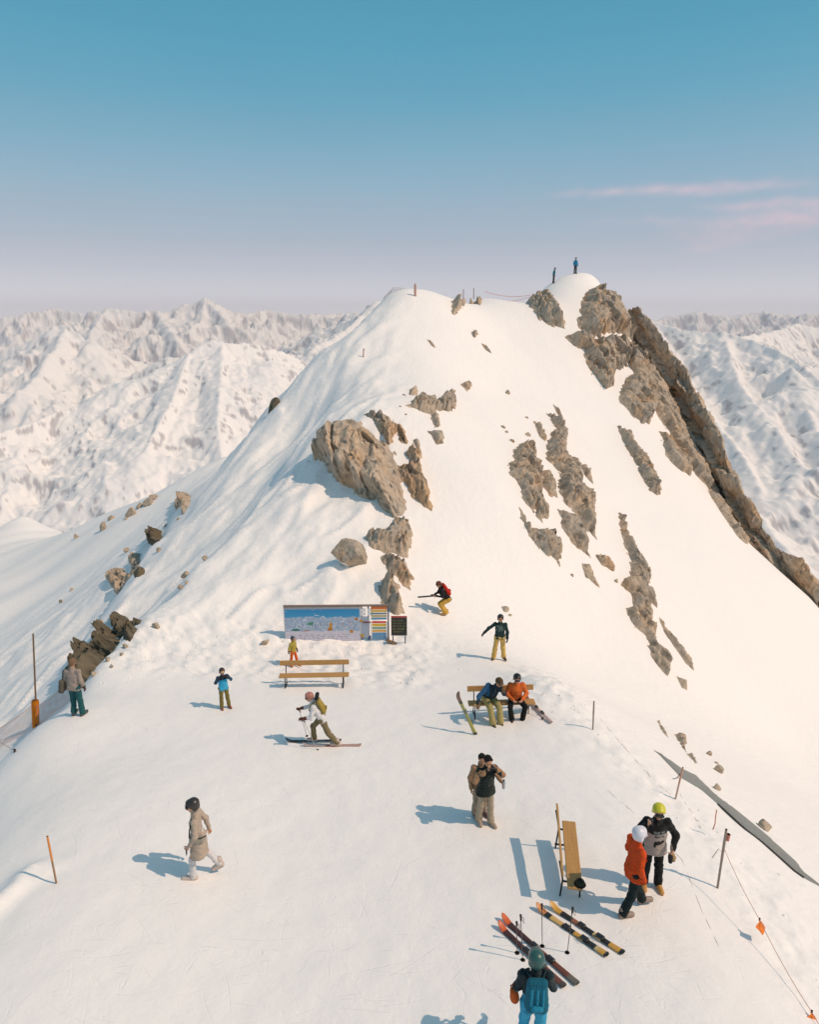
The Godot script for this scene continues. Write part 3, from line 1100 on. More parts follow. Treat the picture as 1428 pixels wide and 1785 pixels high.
	# the boulder and its neighbours
	outcrop("huge grey brown boulder with a snow cap on the left of the ridge", [[542, 806], [550, 794], [568, 785], [597, 769], [629, 752], [636, 766], [666, 773], [680, 785], [689, 802], [699, 836], [700, 853], [708, 889], [701, 902], [687, 906], [668, 897], [651, 882], [627, 869], [602, 852], [578, 840], [568, 812], [553, 806]], 1.9, {"holes": 0.0, "size": 2.6, "wide": 0.9, "rough": 0.42, "lift": Vector3(-0.35, 0.1, 0.35), "group": "large rocks on the left of the ridge"})
	outcrop("brown slab curving over the top of the huge boulder", [[636, 734], [670, 730], [688, 742], [703, 752], [712, 772], [700, 780], [688, 768], [678, 785], [666, 772], [658, 755], [648, 741]], 0.55, {"holes": 0.3, "size": 0.8, "wide": 0.35, "warm": 0.15, "group": "large rocks on the left of the ridge"})
	outcrop("tan triangular slab to the right of the huge boulder", [[704, 794], [721, 782], [733, 794], [735, 819], [743, 836], [754, 883], [752, 891], [721, 871], [699, 842], [692, 815], [720, 818]], 0.7, {"holes": 0.1, "size": 1.2, "wide": 0.35, "warm": 0.22, "group": "large rocks on the left of the ridge"})
	outcrop("small pointed rock above the tan triangular slab", [[720, 769], [730, 769], [735, 793], [727, 786]], 0.35, {"holes": 0.0, "size": 0.5, "wide": 0.25})
	outcrop("grey rock row in the snow high above the tan slab", [[708, 708], [725, 695], [751, 702], [776, 690], [800, 695], [793, 715], [766, 716], [754, 722], [728, 716]], 0.7, {"holes": 0.3, "size": 0.8, "wide": 0.35})
	outcrop("narrow rock neck under the high grey rock row", [[750, 722], [764, 720], [767, 746], [757, 748]], 0.45, {"holes": 0.1, "size": 0.6, "wide": 0.3})
	outcrop("flat wedge of rock at the foot of the rock neck", [[745, 752], [773, 757], [772, 773], [762, 776]], 0.35, {"holes": 0.0, "size": 0.8, "wide": 0.3})
	outcrop("little rock left above the high grey rock row", [[713, 680], [727, 677], [729, 688], [715, 688]], 0.35, {"holes": 0.0, "size": 0.6, "wide": 0.25})
	outcrop("little rock right above the high grey rock row", [[804, 670], [814, 666], [822, 672], [815, 683]], 0.35, {"holes": 0.0, "size": 0.6, "wide": 0.25})
	outcrop("thin sliver of rock high under the first top", [[743, 590], [752, 596], [759, 606], [751, 601]], 0.3, {"holes": 0.0, "size": 0.6, "wide": 0.25})
	outcrop("small dark rock high under the second top", [[821, 581], [830, 575], [834, 584], [826, 590]], 0.35, {"holes": 0.0, "size": 0.6, "wide": 0.25})
	outcrop("thin slanting rock below the small dark rock", [[837, 597], [847, 603], [858, 617], [848, 612]], 0.3, {"holes": 0.0, "size": 0.6, "wide": 0.25})
	outcrop("tilted dark rock face on the second top", [[785, 548], [788, 524], [806, 520], [816, 517], [808, 532], [796, 544]], 0.9, {"holes": 0.0, "size": 1.0, "wide": 0.5})
	outcrop("brown rock knob on the second top beside the rope", [[818, 519], [836, 512], [842, 522], [838, 532], [820, 530]], 1.0, {"holes": 0.0, "size": 0.9, "wide": 0.5})
	outcrop("rounded grey rocks in the snow below the huge boulder", [[634, 940], [652, 937], [668, 936], [690, 912], [706, 911], [716, 926], [719, 948], [713, 966], [706, 975], [690, 970], [668, 972], [650, 968], [640, 955]], 0.8, {"holes": 0.05, "size": 0.8, "wide": 0.4, "group": "large rocks on the left of the ridge"})
	outcrop("slanting rock slab above the dark rock beside the board", [[663, 978], [675, 975], [695, 985], [708, 985], [719, 1008], [717, 1032], [700, 1015], [690, 1008], [672, 1000]], 0.6, {"holes": 0.05, "size": 0.7, "wide": 0.35, "group": "large rocks on the left of the ridge"})
	outcrop("dark layered rock standing behind the right end of the board", [[658, 1030], [668, 1012], [680, 1007], [694, 1022], [702, 1050], [706, 1068], [690, 1076], [668, 1060]], 0.9, {"holes": 0.0, "size": 0.7, "wide": 0.4, "group": "large rocks on the left of the ridge"})
	var b := stone(609, 972, 33, 31, "single tilted block standing in the snow below the boulder", "", 2, 0.3)
	b.rotation_degrees = Vector3(18, 30, -36)
	b.scale *= Vector3(1.15, 0.75, 0.9)
	# the dark rocks on the left flank
	var flank := "rocks on the shaded left flank of the ridge"
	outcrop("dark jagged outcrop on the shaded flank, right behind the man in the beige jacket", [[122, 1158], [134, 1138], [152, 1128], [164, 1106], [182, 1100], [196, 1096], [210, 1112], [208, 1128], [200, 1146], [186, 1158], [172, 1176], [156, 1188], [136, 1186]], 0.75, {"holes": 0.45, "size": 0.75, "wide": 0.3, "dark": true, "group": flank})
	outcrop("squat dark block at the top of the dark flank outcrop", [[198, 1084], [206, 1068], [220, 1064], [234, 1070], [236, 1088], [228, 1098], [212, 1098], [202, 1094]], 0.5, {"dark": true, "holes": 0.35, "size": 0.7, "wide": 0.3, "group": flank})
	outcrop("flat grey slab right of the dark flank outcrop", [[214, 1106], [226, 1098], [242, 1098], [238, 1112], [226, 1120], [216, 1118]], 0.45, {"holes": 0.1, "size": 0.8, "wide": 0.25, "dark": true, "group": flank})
	outcrop("blocky brown rock lowest on the outer flank", [[192, 1010], [204, 996], [214, 1004], [222, 1008], [218, 1030], [204, 1038], [192, 1030]], 0.55, {"holes": 0.45, "size": 0.7, "wide": 0.35, "group": flank})
	outcrop("tan rock with pale stripes on the outer flank", [[226, 976], [234, 970], [246, 974], [246, 990], [230, 992]], 0.45, {"holes": 0.5, "size": 0.6, "wide": 0.3, "group": flank})
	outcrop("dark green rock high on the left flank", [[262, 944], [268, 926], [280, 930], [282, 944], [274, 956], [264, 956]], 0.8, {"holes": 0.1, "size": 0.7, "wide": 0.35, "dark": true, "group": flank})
	outcrop("square brown rock on the outer edge of the ridge", [[310, 884], [312, 866], [326, 862], [332, 872], [324, 890]], 0.8, {"holes": 0.0, "size": 0.8, "wide": 0.4, "group": flank})
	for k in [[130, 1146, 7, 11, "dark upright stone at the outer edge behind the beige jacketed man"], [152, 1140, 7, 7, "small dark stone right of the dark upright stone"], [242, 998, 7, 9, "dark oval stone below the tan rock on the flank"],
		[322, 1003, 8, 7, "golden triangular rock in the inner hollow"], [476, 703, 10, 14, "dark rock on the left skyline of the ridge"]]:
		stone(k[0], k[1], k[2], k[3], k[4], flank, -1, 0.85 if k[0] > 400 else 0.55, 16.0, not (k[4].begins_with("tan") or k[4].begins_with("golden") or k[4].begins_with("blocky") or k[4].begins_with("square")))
	for k in [[259, 966, 4, 4], [276, 960, 4, 4], [316, 1024, 5, 4], [357, 974, 5, 4], [272, 1092, 6, 5], [175, 1085, 3, 4], [218, 1127, 5, 4], [187, 1150, 5, 4], [211, 1141, 3, 3], [163, 1176, 5, 4], [195, 1163, 3, 3], [221, 960, 4, 4], [289, 917, 2.5, 2.5], [310, 905, 2.5, 2.5], [325, 1016, 3, 3], [206, 1036, 3, 3], [125, 1028, 2.5, 2.5], [106, 1049, 3, 3]]:
		stone(k[0], k[1], k[2], k[3], "small stone sticking out of the snow on the left flank", "small stones on the left flank")
	for k in [[180, 918, 6, 9], [192, 903, 6, 5], [229, 893, 8, 9], [242, 882, 6, 6], [259, 876, 7, 8], [268, 866, 8, 7], [133, 935, 3.5, 5], [219, 904, 3, 3]]:
		stone(k[0], k[1], k[2], k[3], "brown rock on the crest of the far left snow slope", "rocks along the far left snow crest", -1, 0.7, 70.0)
	for k in [[885, 682, 3, 6], [1237, 1312, 3, 6], [1256, 1340, 6, 9], [1252, 1372, 6, 7], [881, 1061, 6, 5], [889, 1072, 3, 2.5], [1250, 1330, 2, 2], [878, 743, 3, 3], [883, 752, 2.5, 2.5], [893, 767, 4, 4], [919, 727, 3, 3], [921, 757, 5, 4], [998, 1002, 3, 3.5], [1075, 1010, 3, 5], [705, 688, 2.5, 2], [698, 708, 2, 2], [707, 722, 2, 2]]:
		var s := stone(k[0], k[1], k[2] * 1.3, k[3] * 1.3, "small flat stone showing through the open snow face", "small stones on the open face", -1, 0.75)
		s.scale.y *= 0.6


# ---------------------------------------------------------------- builders for made things
func block(size: Vector3, bevel := 0.006) -> ArrayMesh:
	var e := size * 0.5
	var q := Vector3(e.x - bevel, e.y - bevel, e.z - bevel)
	var corner := func(i: int, j: int, k: int, axis: int) -> Vector3:
		var s := Vector3(i, j, k)
		var v := Vector3(s.x * q.x, s.y * q.y, s.z * q.z)
		v[axis] = s[axis] * e[axis]
		return v
	var polys := []
	for axis in 3:
		var o1 := (axis + 1) % 3
		var o2 := (axis + 2) % 3
		for s in [-1, 1]:
			var face := []
			for uv in [[-1, -1], [1, -1], [1, 1], [-1, 1]]:
				var c := [0, 0, 0]
				c[axis] = s
				c[o1] = uv[0]
				c[o2] = uv[1]
				face.append(corner.call(c[0], c[1], c[2], axis))
			polys.append(face)
			for t in [-1, 1]:
				var edge := []
				for w in [[-1, axis], [1, axis], [1, o1], [-1, o1]]:
					var c := [0, 0, 0]
					c[axis] = s
					c[o1] = t
					c[o2] = w[0]
					edge.append(corner.call(c[0], c[1], c[2], w[1]))
				polys.append(edge)
	for i in [-1, 1]:
		for j in [-1, 1]:
			for k in [-1, 1]:
				polys.append([corner.call(i, j, k, 0), corner.call(i, j, k, 1), corner.call(i, j, k, 2)])
	var st := SurfaceTool.new()
	st.begin(Mesh.PRIMITIVE_TRIANGLES)
	for f in polys:
		var mid := Vector3.ZERO
		for p in f:
			mid += p / f.size()
		var n: Vector3 = (f[1] - f[0]).cross(f[2] - f[0]).normalized()
		var outward := n.dot(mid) > 0
		st.set_normal(n if outward else -n)
		for t in range(1, f.size() - 1):
			var tri := [f[0], f[t + 1], f[t]] if outward else [f[0], f[t], f[t + 1]]
			for p in tri:
				st.add_vertex(p)
	return st.commit()


func tube(line: Array, radii, sides := 8) -> ArrayMesh:
	# a round bar along a line, closed at both ends
	var v := PackedVector3Array()
	var n := PackedVector3Array()
	var idx := PackedInt32Array()
	var side := Vector3.UP
	for i in line.size():
		var t: Vector3 = (line[mini(i + 1, line.size() - 1)] - line[maxi(i - 1, 0)]).normalized()
		if i == 0:
			side = t.cross(Vector3(0.3, 0.2, 0.93)).normalized()
		side = (side - t * side.dot(t)).normalized()
		var up := t.cross(side)
		var r: float = radii[i] if radii is Array else radii
		for k in sides:
			var a := TAU * k / sides
			var d := side * cos(a) + up * sin(a)
			v.append(line[i] + d * r)
			n.append(d)
	for i in line.size() - 1:
		for k in sides:
			var a := i * sides + k
			var b := i * sides + (k + 1) % sides
			idx.append_array([a, a + sides, b, b, a + sides, b + sides])
	for end in [0, line.size() - 1]:
		var t: Vector3 = (line[0] - line[1]).normalized() if end == 0 else (line[end] - line[end - 1]).normalized()
		var first := v.size()
		for k in sides:
			v.append(v[end * sides + k])
			n.append(t)
		for k in range(1, sides - 1):
			idx.append_array([first, first + k + 1, first + k] if end == 0 else [first, first + k, first + k + 1])
	return array_mesh(v, n, idx)


func hang(a: Vector3, b: Vector3, sag: float, steps := 14) -> Array:
	var out := []
	for i in steps + 1:
		var t := i / float(steps)
		out.append(a.lerp(b, t) - Vector3(0, sag * 4.0 * t * (1.0 - t), 0))
	return out


var mats := {}


func paint(c: Color, rough := 0.55, metal := 0.0) -> StandardMaterial3D:
	var key := [c, rough, metal]
	if not mats.has(key):
		var m := StandardMaterial3D.new()
		m.albedo_color = c.linear_to_srgb()
		m.roughness = rough
		m.metallic = metal
		mats[key] = m
	return mats[key]


var weave: NoiseTexture2D


func cloth(c: Color) -> StandardMaterial3D:
	var key := ["cloth", c]
	if not mats.has(key):
		if weave == null:
			weave = noise_texture(noise(51, 0.035, 5), 256)
		var m := StandardMaterial3D.new()
		m.albedo_color = c.linear_to_srgb()
		m.roughness = 0.85
		m.metallic_specular = 0.3
		m.uv1_triplanar = true
		m.uv1_scale = Vector3.ONE * 4.0
		m.heightmap_enabled = true
		m.heightmap_texture = weave
		m.heightmap_scale = 1.6
		m.rim_enabled = true
		m.rim = 0.25
		m.rim_tint = 0.6
		mats[key] = m
	return mats[key]


func painted_cloth() -> StandardMaterial3D:
	if not mats.has("painted cloth"):
		var m: StandardMaterial3D = cloth(Color(1, 1, 1)).duplicate()
		m.vertex_color_use_as_albedo = true
		mats["painted cloth"] = m
	return mats["painted cloth"]


func painted(rough := 0.8) -> StandardMaterial3D:
	var m := paint(Color(1, 1, 1), rough)
	m.vertex_color_use_as_albedo = true
	return m


var wood_tex: ImageTexture


func wood(c: Color) -> StandardMaterial3D:
	var key := ["wood", c]
	if not mats.has(key):
		if wood_tex == null:
			var im := Image.create_empty(256, 256, false, Image.FORMAT_RGB8)
			var g := noise(61, 0.05, 4)
			for y in 256:
				for x in 256:
					var f := 0.86 + 0.16 * g.get_noise_2d(x * 0.12, y * 2.2) + 0.05 * g.get_noise_2d(x, y)
					im.set_pixel(x, y, Color(f, f * 0.99, f * 0.97))
			wood_tex = ImageTexture.create_from_image(im)
		var m := StandardMaterial3D.new()
		m.albedo_color = c.linear_to_srgb()
		m.albedo_texture = wood_tex
		m.roughness = 0.6
		m.uv1_triplanar = true
		m.uv1_scale = Vector3(0.8, 3.0, 3.0)
		mats[key] = m
	return mats[key]


func put(called: String, m: Mesh, mat: Material, parent: Node, at := Vector3.ZERO, euler := Vector3.ZERO) -> MeshInstance3D:
	var o := part(called, m, mat, parent)
	o.position = at
	o.rotation = euler
	return o


# ---------------------------------------------------------------- things on the plateau
func bench(label: String, at: Vector3, turn: float, long: float) -> Node3D:
	# the sitter looks towards +z; slats of yellow wood on frames of black steel
	var b := thing("bench", label, "bench", at, turn, "wooden benches on the plateau")
	var plank := wood(Color(0.68, 0.37, 0.12))
	var iron := paint(Color(0.03, 0.03, 0.032), 0.5, 0.6)
	put("seat_plank", block(Vector3(long, 0.045, 0.27), 0.008), plank, b, Vector3(0, 0.43, 0.05))
	put("back_plank", block(Vector3(long, 0.17, 0.04), 0.008), plank, b, Vector3(0, 0.77, -0.2), Vector3(-0.16, 0, 0))
	for s in [-1, 1]:
		var x: float = s * (long * 0.5 - 0.2)
		put("frame", tube([Vector3(x, 0.83, -0.24), Vector3(x, 0.42, -0.16), Vector3(x, -0.08, -0.2)], 0.017, 6), iron, b)
		put("leg", tube([Vector3(x, 0.40, 0.16), Vector3(x, -0.08, 0.17)], 0.017, 6), iron, b)
		put("foot_rail", block(Vector3(0.035, 0.03, 0.42), 0.004), iron, b, Vector3(x, 0.015, -0.01))
		put("seat_bearer", block(Vector3(0.03, 0.03, 0.36), 0.004), iron, b, Vector3(x, 0.392, 0.0))
	return b


func ski_mesh(long: float, wide: float, bands: Array) -> ArrayMesh:
	# along x, tip at +x; bands are [from 0..1, colour]
	var v := PackedVector3Array()
	var col := PackedColorArray()
	var idx := PackedInt32Array()
	var rows := 90
	for i in rows + 1:
		var t := i / float(rows)
		var x := (t - 0.5) * long
		var w := wide * 0.5 * (0.82 + 0.30 * pow(absf(t * 2.0 - 0.95), 2.0))
		var nose := clampf((t - 0.93) / 0.07, 0, 1)
		var tail := clampf((0.02 - t) / 0.02, 0, 1)
		w *= sqrt(maxf(0.0, 1.0 - nose * nose * 0.96)) * (1.0 - 0.4 * tail)
		var y := 0.012 + 0.10 * pow(clampf((t - 0.86) / 0.14, 0, 1), 2.0) + 0.02 * pow(clampf((0.06 - t) / 0.06, 0, 1), 2.0)
		var c: Color = bands[0][1]
		for b in bands:
			if t >= b[0]:
				c = b[1]
		var th := 0.012 if t < 0.9 else 0.008
		for k in [Vector3(x, y - th, -w), Vector3(x, y + th * 0.6, -w), Vector3(x, y + th, -w * 0.8), Vector3(x, y + th, w * 0.8), Vector3(x, y + th * 0.6, w), Vector3(x, y - th, w)]:
			v.append(k)
			col.append(c)
	for i in rows:
		for k in 6:
			var a := i * 6 + k
			var b := i * 6 + (k + 1) % 6
			idx.append_array([a, b, a + 6, b, b + 6, a + 6])
	var m := SurfaceTool.new()
	m.create_from(array_mesh(v, PackedVector3Array(), idx, col), 0)
	m.generate_normals()
	return m.commit()


func ski(label: String, tail: Vector3, tip: Vector3, bands: Array, group: String, wide := 0.105, bound := true, roll := 0.0) -> Node3D:
	var x := (tip - tail)
	var long := x.length()
	var s := thing("ski", label, "ski", (tail + tip) * 0.5, 0.0, group)
	x = x.normalized()
	var z := x.cross(Vector3.UP).normalized()
	s.basis = Basis(x, z.cross(x), z) * Basis(Vector3.RIGHT, roll)
	put("ski_board", ski_mesh(long, wide, bands), painted(0.35), s)
	if bound:
		var dark := paint(Color(0.03, 0.028, 0.028), 0.4)
		put("toe_binding", block(Vector3(0.13, 0.05, 0.075), 0.012), dark, s, Vector3(0.07, 0.045, 0))
		put("heel_binding", block(Vector3(0.15, 0.06, 0.07), 0.014), dark, s, Vector3(-0.3, 0.05, 0))
		put("brake", tube([Vector3(-0.15, 0.03, -0.06), Vector3(-0.28, 0.06, -0.065), Vector3(-0.34, 0.09, -0.06)], 0.006, 5), dark, s)
	return s


func pole(label: String, foot: Vector3, top: Vector3, c: Color, group: String, grip := Color(0.05, 0.035, 0.03)) -> Node3D:
	var p := thing("ski_pole", label, "ski pole", foot, 0.0, group)
	var d := top - foot
	put("shaft", tube([Vector3.ZERO, d], [0.006, 0.009], 6), paint(c, 0.35, 0.5), p)
	put("grip", tube([d * 0.88, d * 0.95, d, d * 1.01], [0.013, 0.018, 0.021, 0.012], 8), paint(grip, 0.8), p)
	var flat := d.normalized()
	put("basket", tube([flat * 0.06, flat * 0.075], [0.045, 0.03], 9), paint(Color(0.04, 0.04, 0.04), 0.7), p)
	put("strap", tube([d * 0.985, d * 0.96 + Vector3(0.05, -0.02, 0.02), d * 0.9 + Vector3(0.05, -0.05, 0.02), d * 0.93 + Vector3(0.01, 0, 0)], 0.005, 5), paint(grip, 0.9), p)
	return p


func snow_at(px: float, py: float) -> Vector3:
	return on_snow(px, py)


func stake(label: String, px: float, py: float, tx: float, ty: float, r: float, c: Color, c2: Color, group := "") -> Node3D:
	# a thin marker pole; its top is the seen point at the same distance
	var foot := snow_at(px, py)
	var top := point(tx, ty, -foot.z)
	var s := thing("marker_pole", label, "pole", foot, 0.0, group)
	var d := top - foot
	put("shaft", tube([-d * 0.1, d * 0.55, d], [r, r, r * 0.9], 8), paint(c, 0.7), s)
	put("upper_shaft", tube([d * 0.5, d * 0.75, d * 1.004], [r * 1.12, r * 1.12, r], 8), paint(c2, 0.7), s)
	return s


func map_print() -> ImageTexture:
	# the printed panorama: blue sky, curling ridges, valley villages and lakes, pale snow in front
	var w := 512
	var h := 256
	var im := Image.create_empty(w, h, false, Image.FORMAT_RGB8)
	var g := noise(71, 0.012, 4)
	var f := noise(72, 0.05, 4, FastNoiseLite.FRACTAL_RIDGED)
	for y in h:
		for x in w:
			var top := 62.0 + 16.0 * g.get_noise_2d(x * 1.8, 3.0) + 5.0 * g.get_noise_2d(x * 9.0, 9.0)
			var c: Color
			if y < top:
				c = Color(0.16, 0.53, 0.73).lerp(Color(0.26, 0.60, 0.77), y / 80.0)
				if g.get_noise_2d(x * 0.8, y * 4.0 + 200.0) > 0.56:
					c = Color(0.85, 0.88, 0.9)
			else:
				var k := f.get_noise_2d(x * 0.7 + 14.0 * g.get_noise_2d(x * 2.0, y * 2.0), y * 0.8)
				c = Color(0.87, 0.88, 0.90).lerp(Color(0.56, 0.64, 0.74), clampf(0.5 + 0.9 * k, 0, 1))
				if y > 176.0 + 10.0 * g.get_noise_2d(x * 2.0, 77.0):
					c = Color(0.84, 0.82, 0.85).lerp(Color(0.77, 0.75, 0.80), 0.5 + 0.5 * g.get_noise_2d(x, y * 3.0))
				for b in [[70, 165, 34, 12, Color(0.22, 0.47, 0.44)], [168, 116, 20, 14, Color(0.32, 0.58, 0.42)], [184, 112, 8, 20, Color(0.30, 0.52, 0.45)], [312, 138, 12, 38, Color(0.78, 0.55, 0.14)], [306, 164, 22, 12, Color(0.70, 0.42, 0.12)], [490, 80, 12, 14, Color(0.72, 0.45, 0.1)], [455, 180, 14, 16, Color(0.75, 0.48, 0.12)], [142, 172, 24, 6, Color(0.66, 0.5, 0.42)]]:
					var e := pow((x - b[0]) / float(b[2]), 2) + pow((y - b[1]) / float(b[3]), 2) + 0.8 * g.get_noise_2d(x * 6.0, y * 6.0)
					if e < 0.8:
						c = b[4]
			im.set_pixel(x, y, c)
	# piste lines, place marks and rows of names
	var rng := RandomNumberGenerator.new()
	rng.seed = 4
	for i in 12:
		var p := Vector2(rng.randf_range(20, 490), rng.randf_range(80, 120))
		var ink: Color = [Color(0.75, 0.18, 0.14), Color(0.15, 0.3, 0.6), Color(0.12, 0.12, 0.14)][i % 3]
		for k in rng.randi_range(30, 90):
			p += Vector2(0.8 * sin(k * 0.12 + i) + 0.3 * cos(i * 2.0), 0.8)
			if p.y > 178:
				break
			im.fill_rect(Rect2i(int(p.x), int(p.y), 2, 1), ink)
		im.fill_rect(Rect2i(int(p.x) - 8, int(p.y) - 4, 16, 5), Color(0.93, 0.9, 0.8))
		im.fill_rect(Rect2i(int(p.x) - 6, int(p.y) - 3, 11, 2), Color(0.3, 0.3, 0.35))
	for r in 3:
		var x := 30 + r * 8
		while x < 440:
			var w2 := rng.randi_range(8, 26)
			im.fill_rect(Rect2i(x, 206 + r * 14, w2, 4), Color(0.5, 0.5, 0.58))
			x += w2 + rng.randi_range(5, 30)
	return ImageTexture.create_from_image(im)


func text_print(seedling: int, back: Color, ink: Color, rows: int) -> ImageTexture:
	# rows of small letters too far off to read
	var im := Image.create_empty(128, 128, false, Image.FORMAT_RGB8)
	im.fill(back)
	var rng := RandomNumberGenerator.new()
	rng.seed = seedling
	for r in rows:
		var y := 10 + r * int(108.0 / rows)
		var x := 10
		while x < 112:
			var w := rng.randi_range(3, 7)
			if rng.randf() < 0.8:
				im.fill_rect(Rect2i(x, y, w, int(62.0 / rows)), ink.lerp(back, rng.randf() * 0.6))
			x += w + 3
	return ImageTexture.create_from_image(im)


func printed(t: Texture2D) -> StandardMaterial3D:
	var m := StandardMaterial3D.new()
	m.albedo_texture = t
	m.roughness = 0.55
	return m


func info_board():
	var d := 24.2
	var left := point(497, 1119, d)
	var x0 := left.x
	var y0 := left.y - 0.05
	var b := thing("information_board", "long panorama map board with coloured strips at its right end", "sign board", Vector3(x0, y0, left.z), 0.02)
	var post := paint(Color(0.23, 0.16, 0.13), 0.7)
	var steel := paint(Color(0.10, 0.13, 0.20), 0.5, 0.3)
	var white := paint(Color(0.72, 0.70, 0.70), 0.6)
	put("panel", block(Vector3(2.98, 1.42, 0.04), 0.01), paint(Color(0.52, 0.50, 0.54), 0.6), b, Vector3(1.49, 0.76, 0))
	var q := QuadMesh.new()
	q.size = Vector2(2.9, 1.34)
	put("printed_map", q, printed(map_print()), b.get_node("panel"), Vector3(0, 0.005, 0.024))
	put("top_rail", block(Vector3(4.08, 0.06, 0.1), 0.01), post, b, Vector3(2.04, 1.57, 0.0))
	put("under_rail", block(Vector3(2.98, 0.03, 0.05), 0.005), paint(Color(0.65, 0.6, 0.55), 0.7), b, Vector3(1.49, 1.50, 0.004))
	for x in [0.02, 1.88, 3.02, 3.28, 4.06]:
		put("post", tube([Vector3(x, -0.4, -0.05), Vector3(x, 1.58, -0.05)], 0.03, 8), post if x < 2.0 else steel, b)
	# white name plates between the posts
	for k in [[3.08, 1.38], [3.36, 1.38], [3.08, 1.22], [3.36, 1.22]]:
		put("name_plate", block(Vector3(0.21, 0.13, 0.02), 0.004), white, b, Vector3(k[0], k[1], 0.01))
	put("pattern_plate", block(Vector3(0.32, 0.9, 0.02), 0.004), printed(text_print(5, Color(0.62, 0.66, 0.72), Color(0.35, 0.42, 0.52), 9)), b, Vector3(3.13, 0.66, 0.0))
	for k in [[3.0, 0.93, 0.12, 0.09, Color(0.5, 0.26, 0.04)], [3.22, 0.87, 0.3, 0.06, Color(0.2, 0.06, 0.05)], [3.03, 0.30, 0.13, 0.12, Color(0.5, 0.28, 0.04)], [3.33, 0.22, 0.09, 0.11, Color(0.03, 0.06, 0.2)]]:
		put("small_plate", block(Vector3(k[2], k[3], 0.02), 0.004), paint(k[4], 0.6), b, Vector3(k[0], k[1], 0.02))
	# the strips, from the top down
	var strips := [[1.47, 0.13, Color(0.72, 0.17, 0.03)], [1.34, 0.11, Color(0.66, 0.44, 0.10)], [1.235, 0.07, Color(0.10, 0.20, 0.30)], [1.13, 0.11, Color(0.52, 0.42, 0.24)], [1.02, 0.09, Color(0.10, 0.30, 0.48)], [0.87, 0.09, Color(0.66, 0.05, 0.03)], [0.75, 0.12, Color(0.72, 0.44, 0.05)], [0.62, 0.11, Color(0.24, 0.38, 0.30)], [0.50, 0.10, Color(0.74, 0.38, 0.09)], [0.30, 0.27, Color(0.13, 0.30, 0.48)]]
	for s in strips:
		put("sign_strip", block(Vector3(0.62 if s[0] > 0.95 else 0.56, s[1] - 0.01, 0.025), 0.004), paint(s[2], 0.55), b, Vector3(3.70, s[0], 0.015))
	for x in [3.39, 4.01]:
		put("side_strip", block(Vector3(0.035, 0.75, 0.03), 0.004), white, b, Vector3(x, 0.52, 0.02))
	var k := thing("notice_board", "small dark notice board with a red top edge beside the map board", "sign board", Vector3(x0 + 4.12, y0 + 0.0, left.z + 0.02), 0.0)
	put("panel", block(Vector3(0.62, 0.82, 0.03), 0.008), paint(Color(0.03, 0.04, 0.035), 0.5), k, Vector3(0.36, 0.74, 0))
	var t := QuadMesh.new()
	t.size = Vector2(0.56, 0.72)
	put("printed_face", t, printed(text_print(8, Color(0.13, 0.15, 0.13), Color(0.50, 0.46, 0.24), 5)), k.get_node("panel"), Vector3(0, -0.03, 0.018))
	put("red_edge", block(Vector3(0.62, 0.07, 0.032), 0.006), paint(Color(0.40, 0.06, 0.05), 0.6), k, Vector3(0.36, 1.13, 0.003))
	put("frame_edge", block(Vector3(0.62, 0.03, 0.034), 0.004), paint(Color(0.5, 0.46, 0.45), 0.6), k, Vector3(0.36, 0.34, 0.003))
	put("post", tube([Vector3(0.6, -0.3, -0.04), Vector3(0.6, 1.1, -0.04)], 0.025, 8), steel, k)
	put("post", tube([Vector3(0.12, -0.3, -0.04), Vector3(0.12, 1.1, -0.04)], 0.025, 8), steel, k)
	var f := thing("fallen_plank", "brown broken plank sticking out of the snow below the notice board", "plank", snow_at(683, 1124))
	put("board", block(Vector3(0.5, 0.05, 0.16), 0.01), wood(Color(0.22, 0.13, 0.06)), f, Vector3(0, 0.1, 0), Vector3(0.3, 0.2, -0.55))


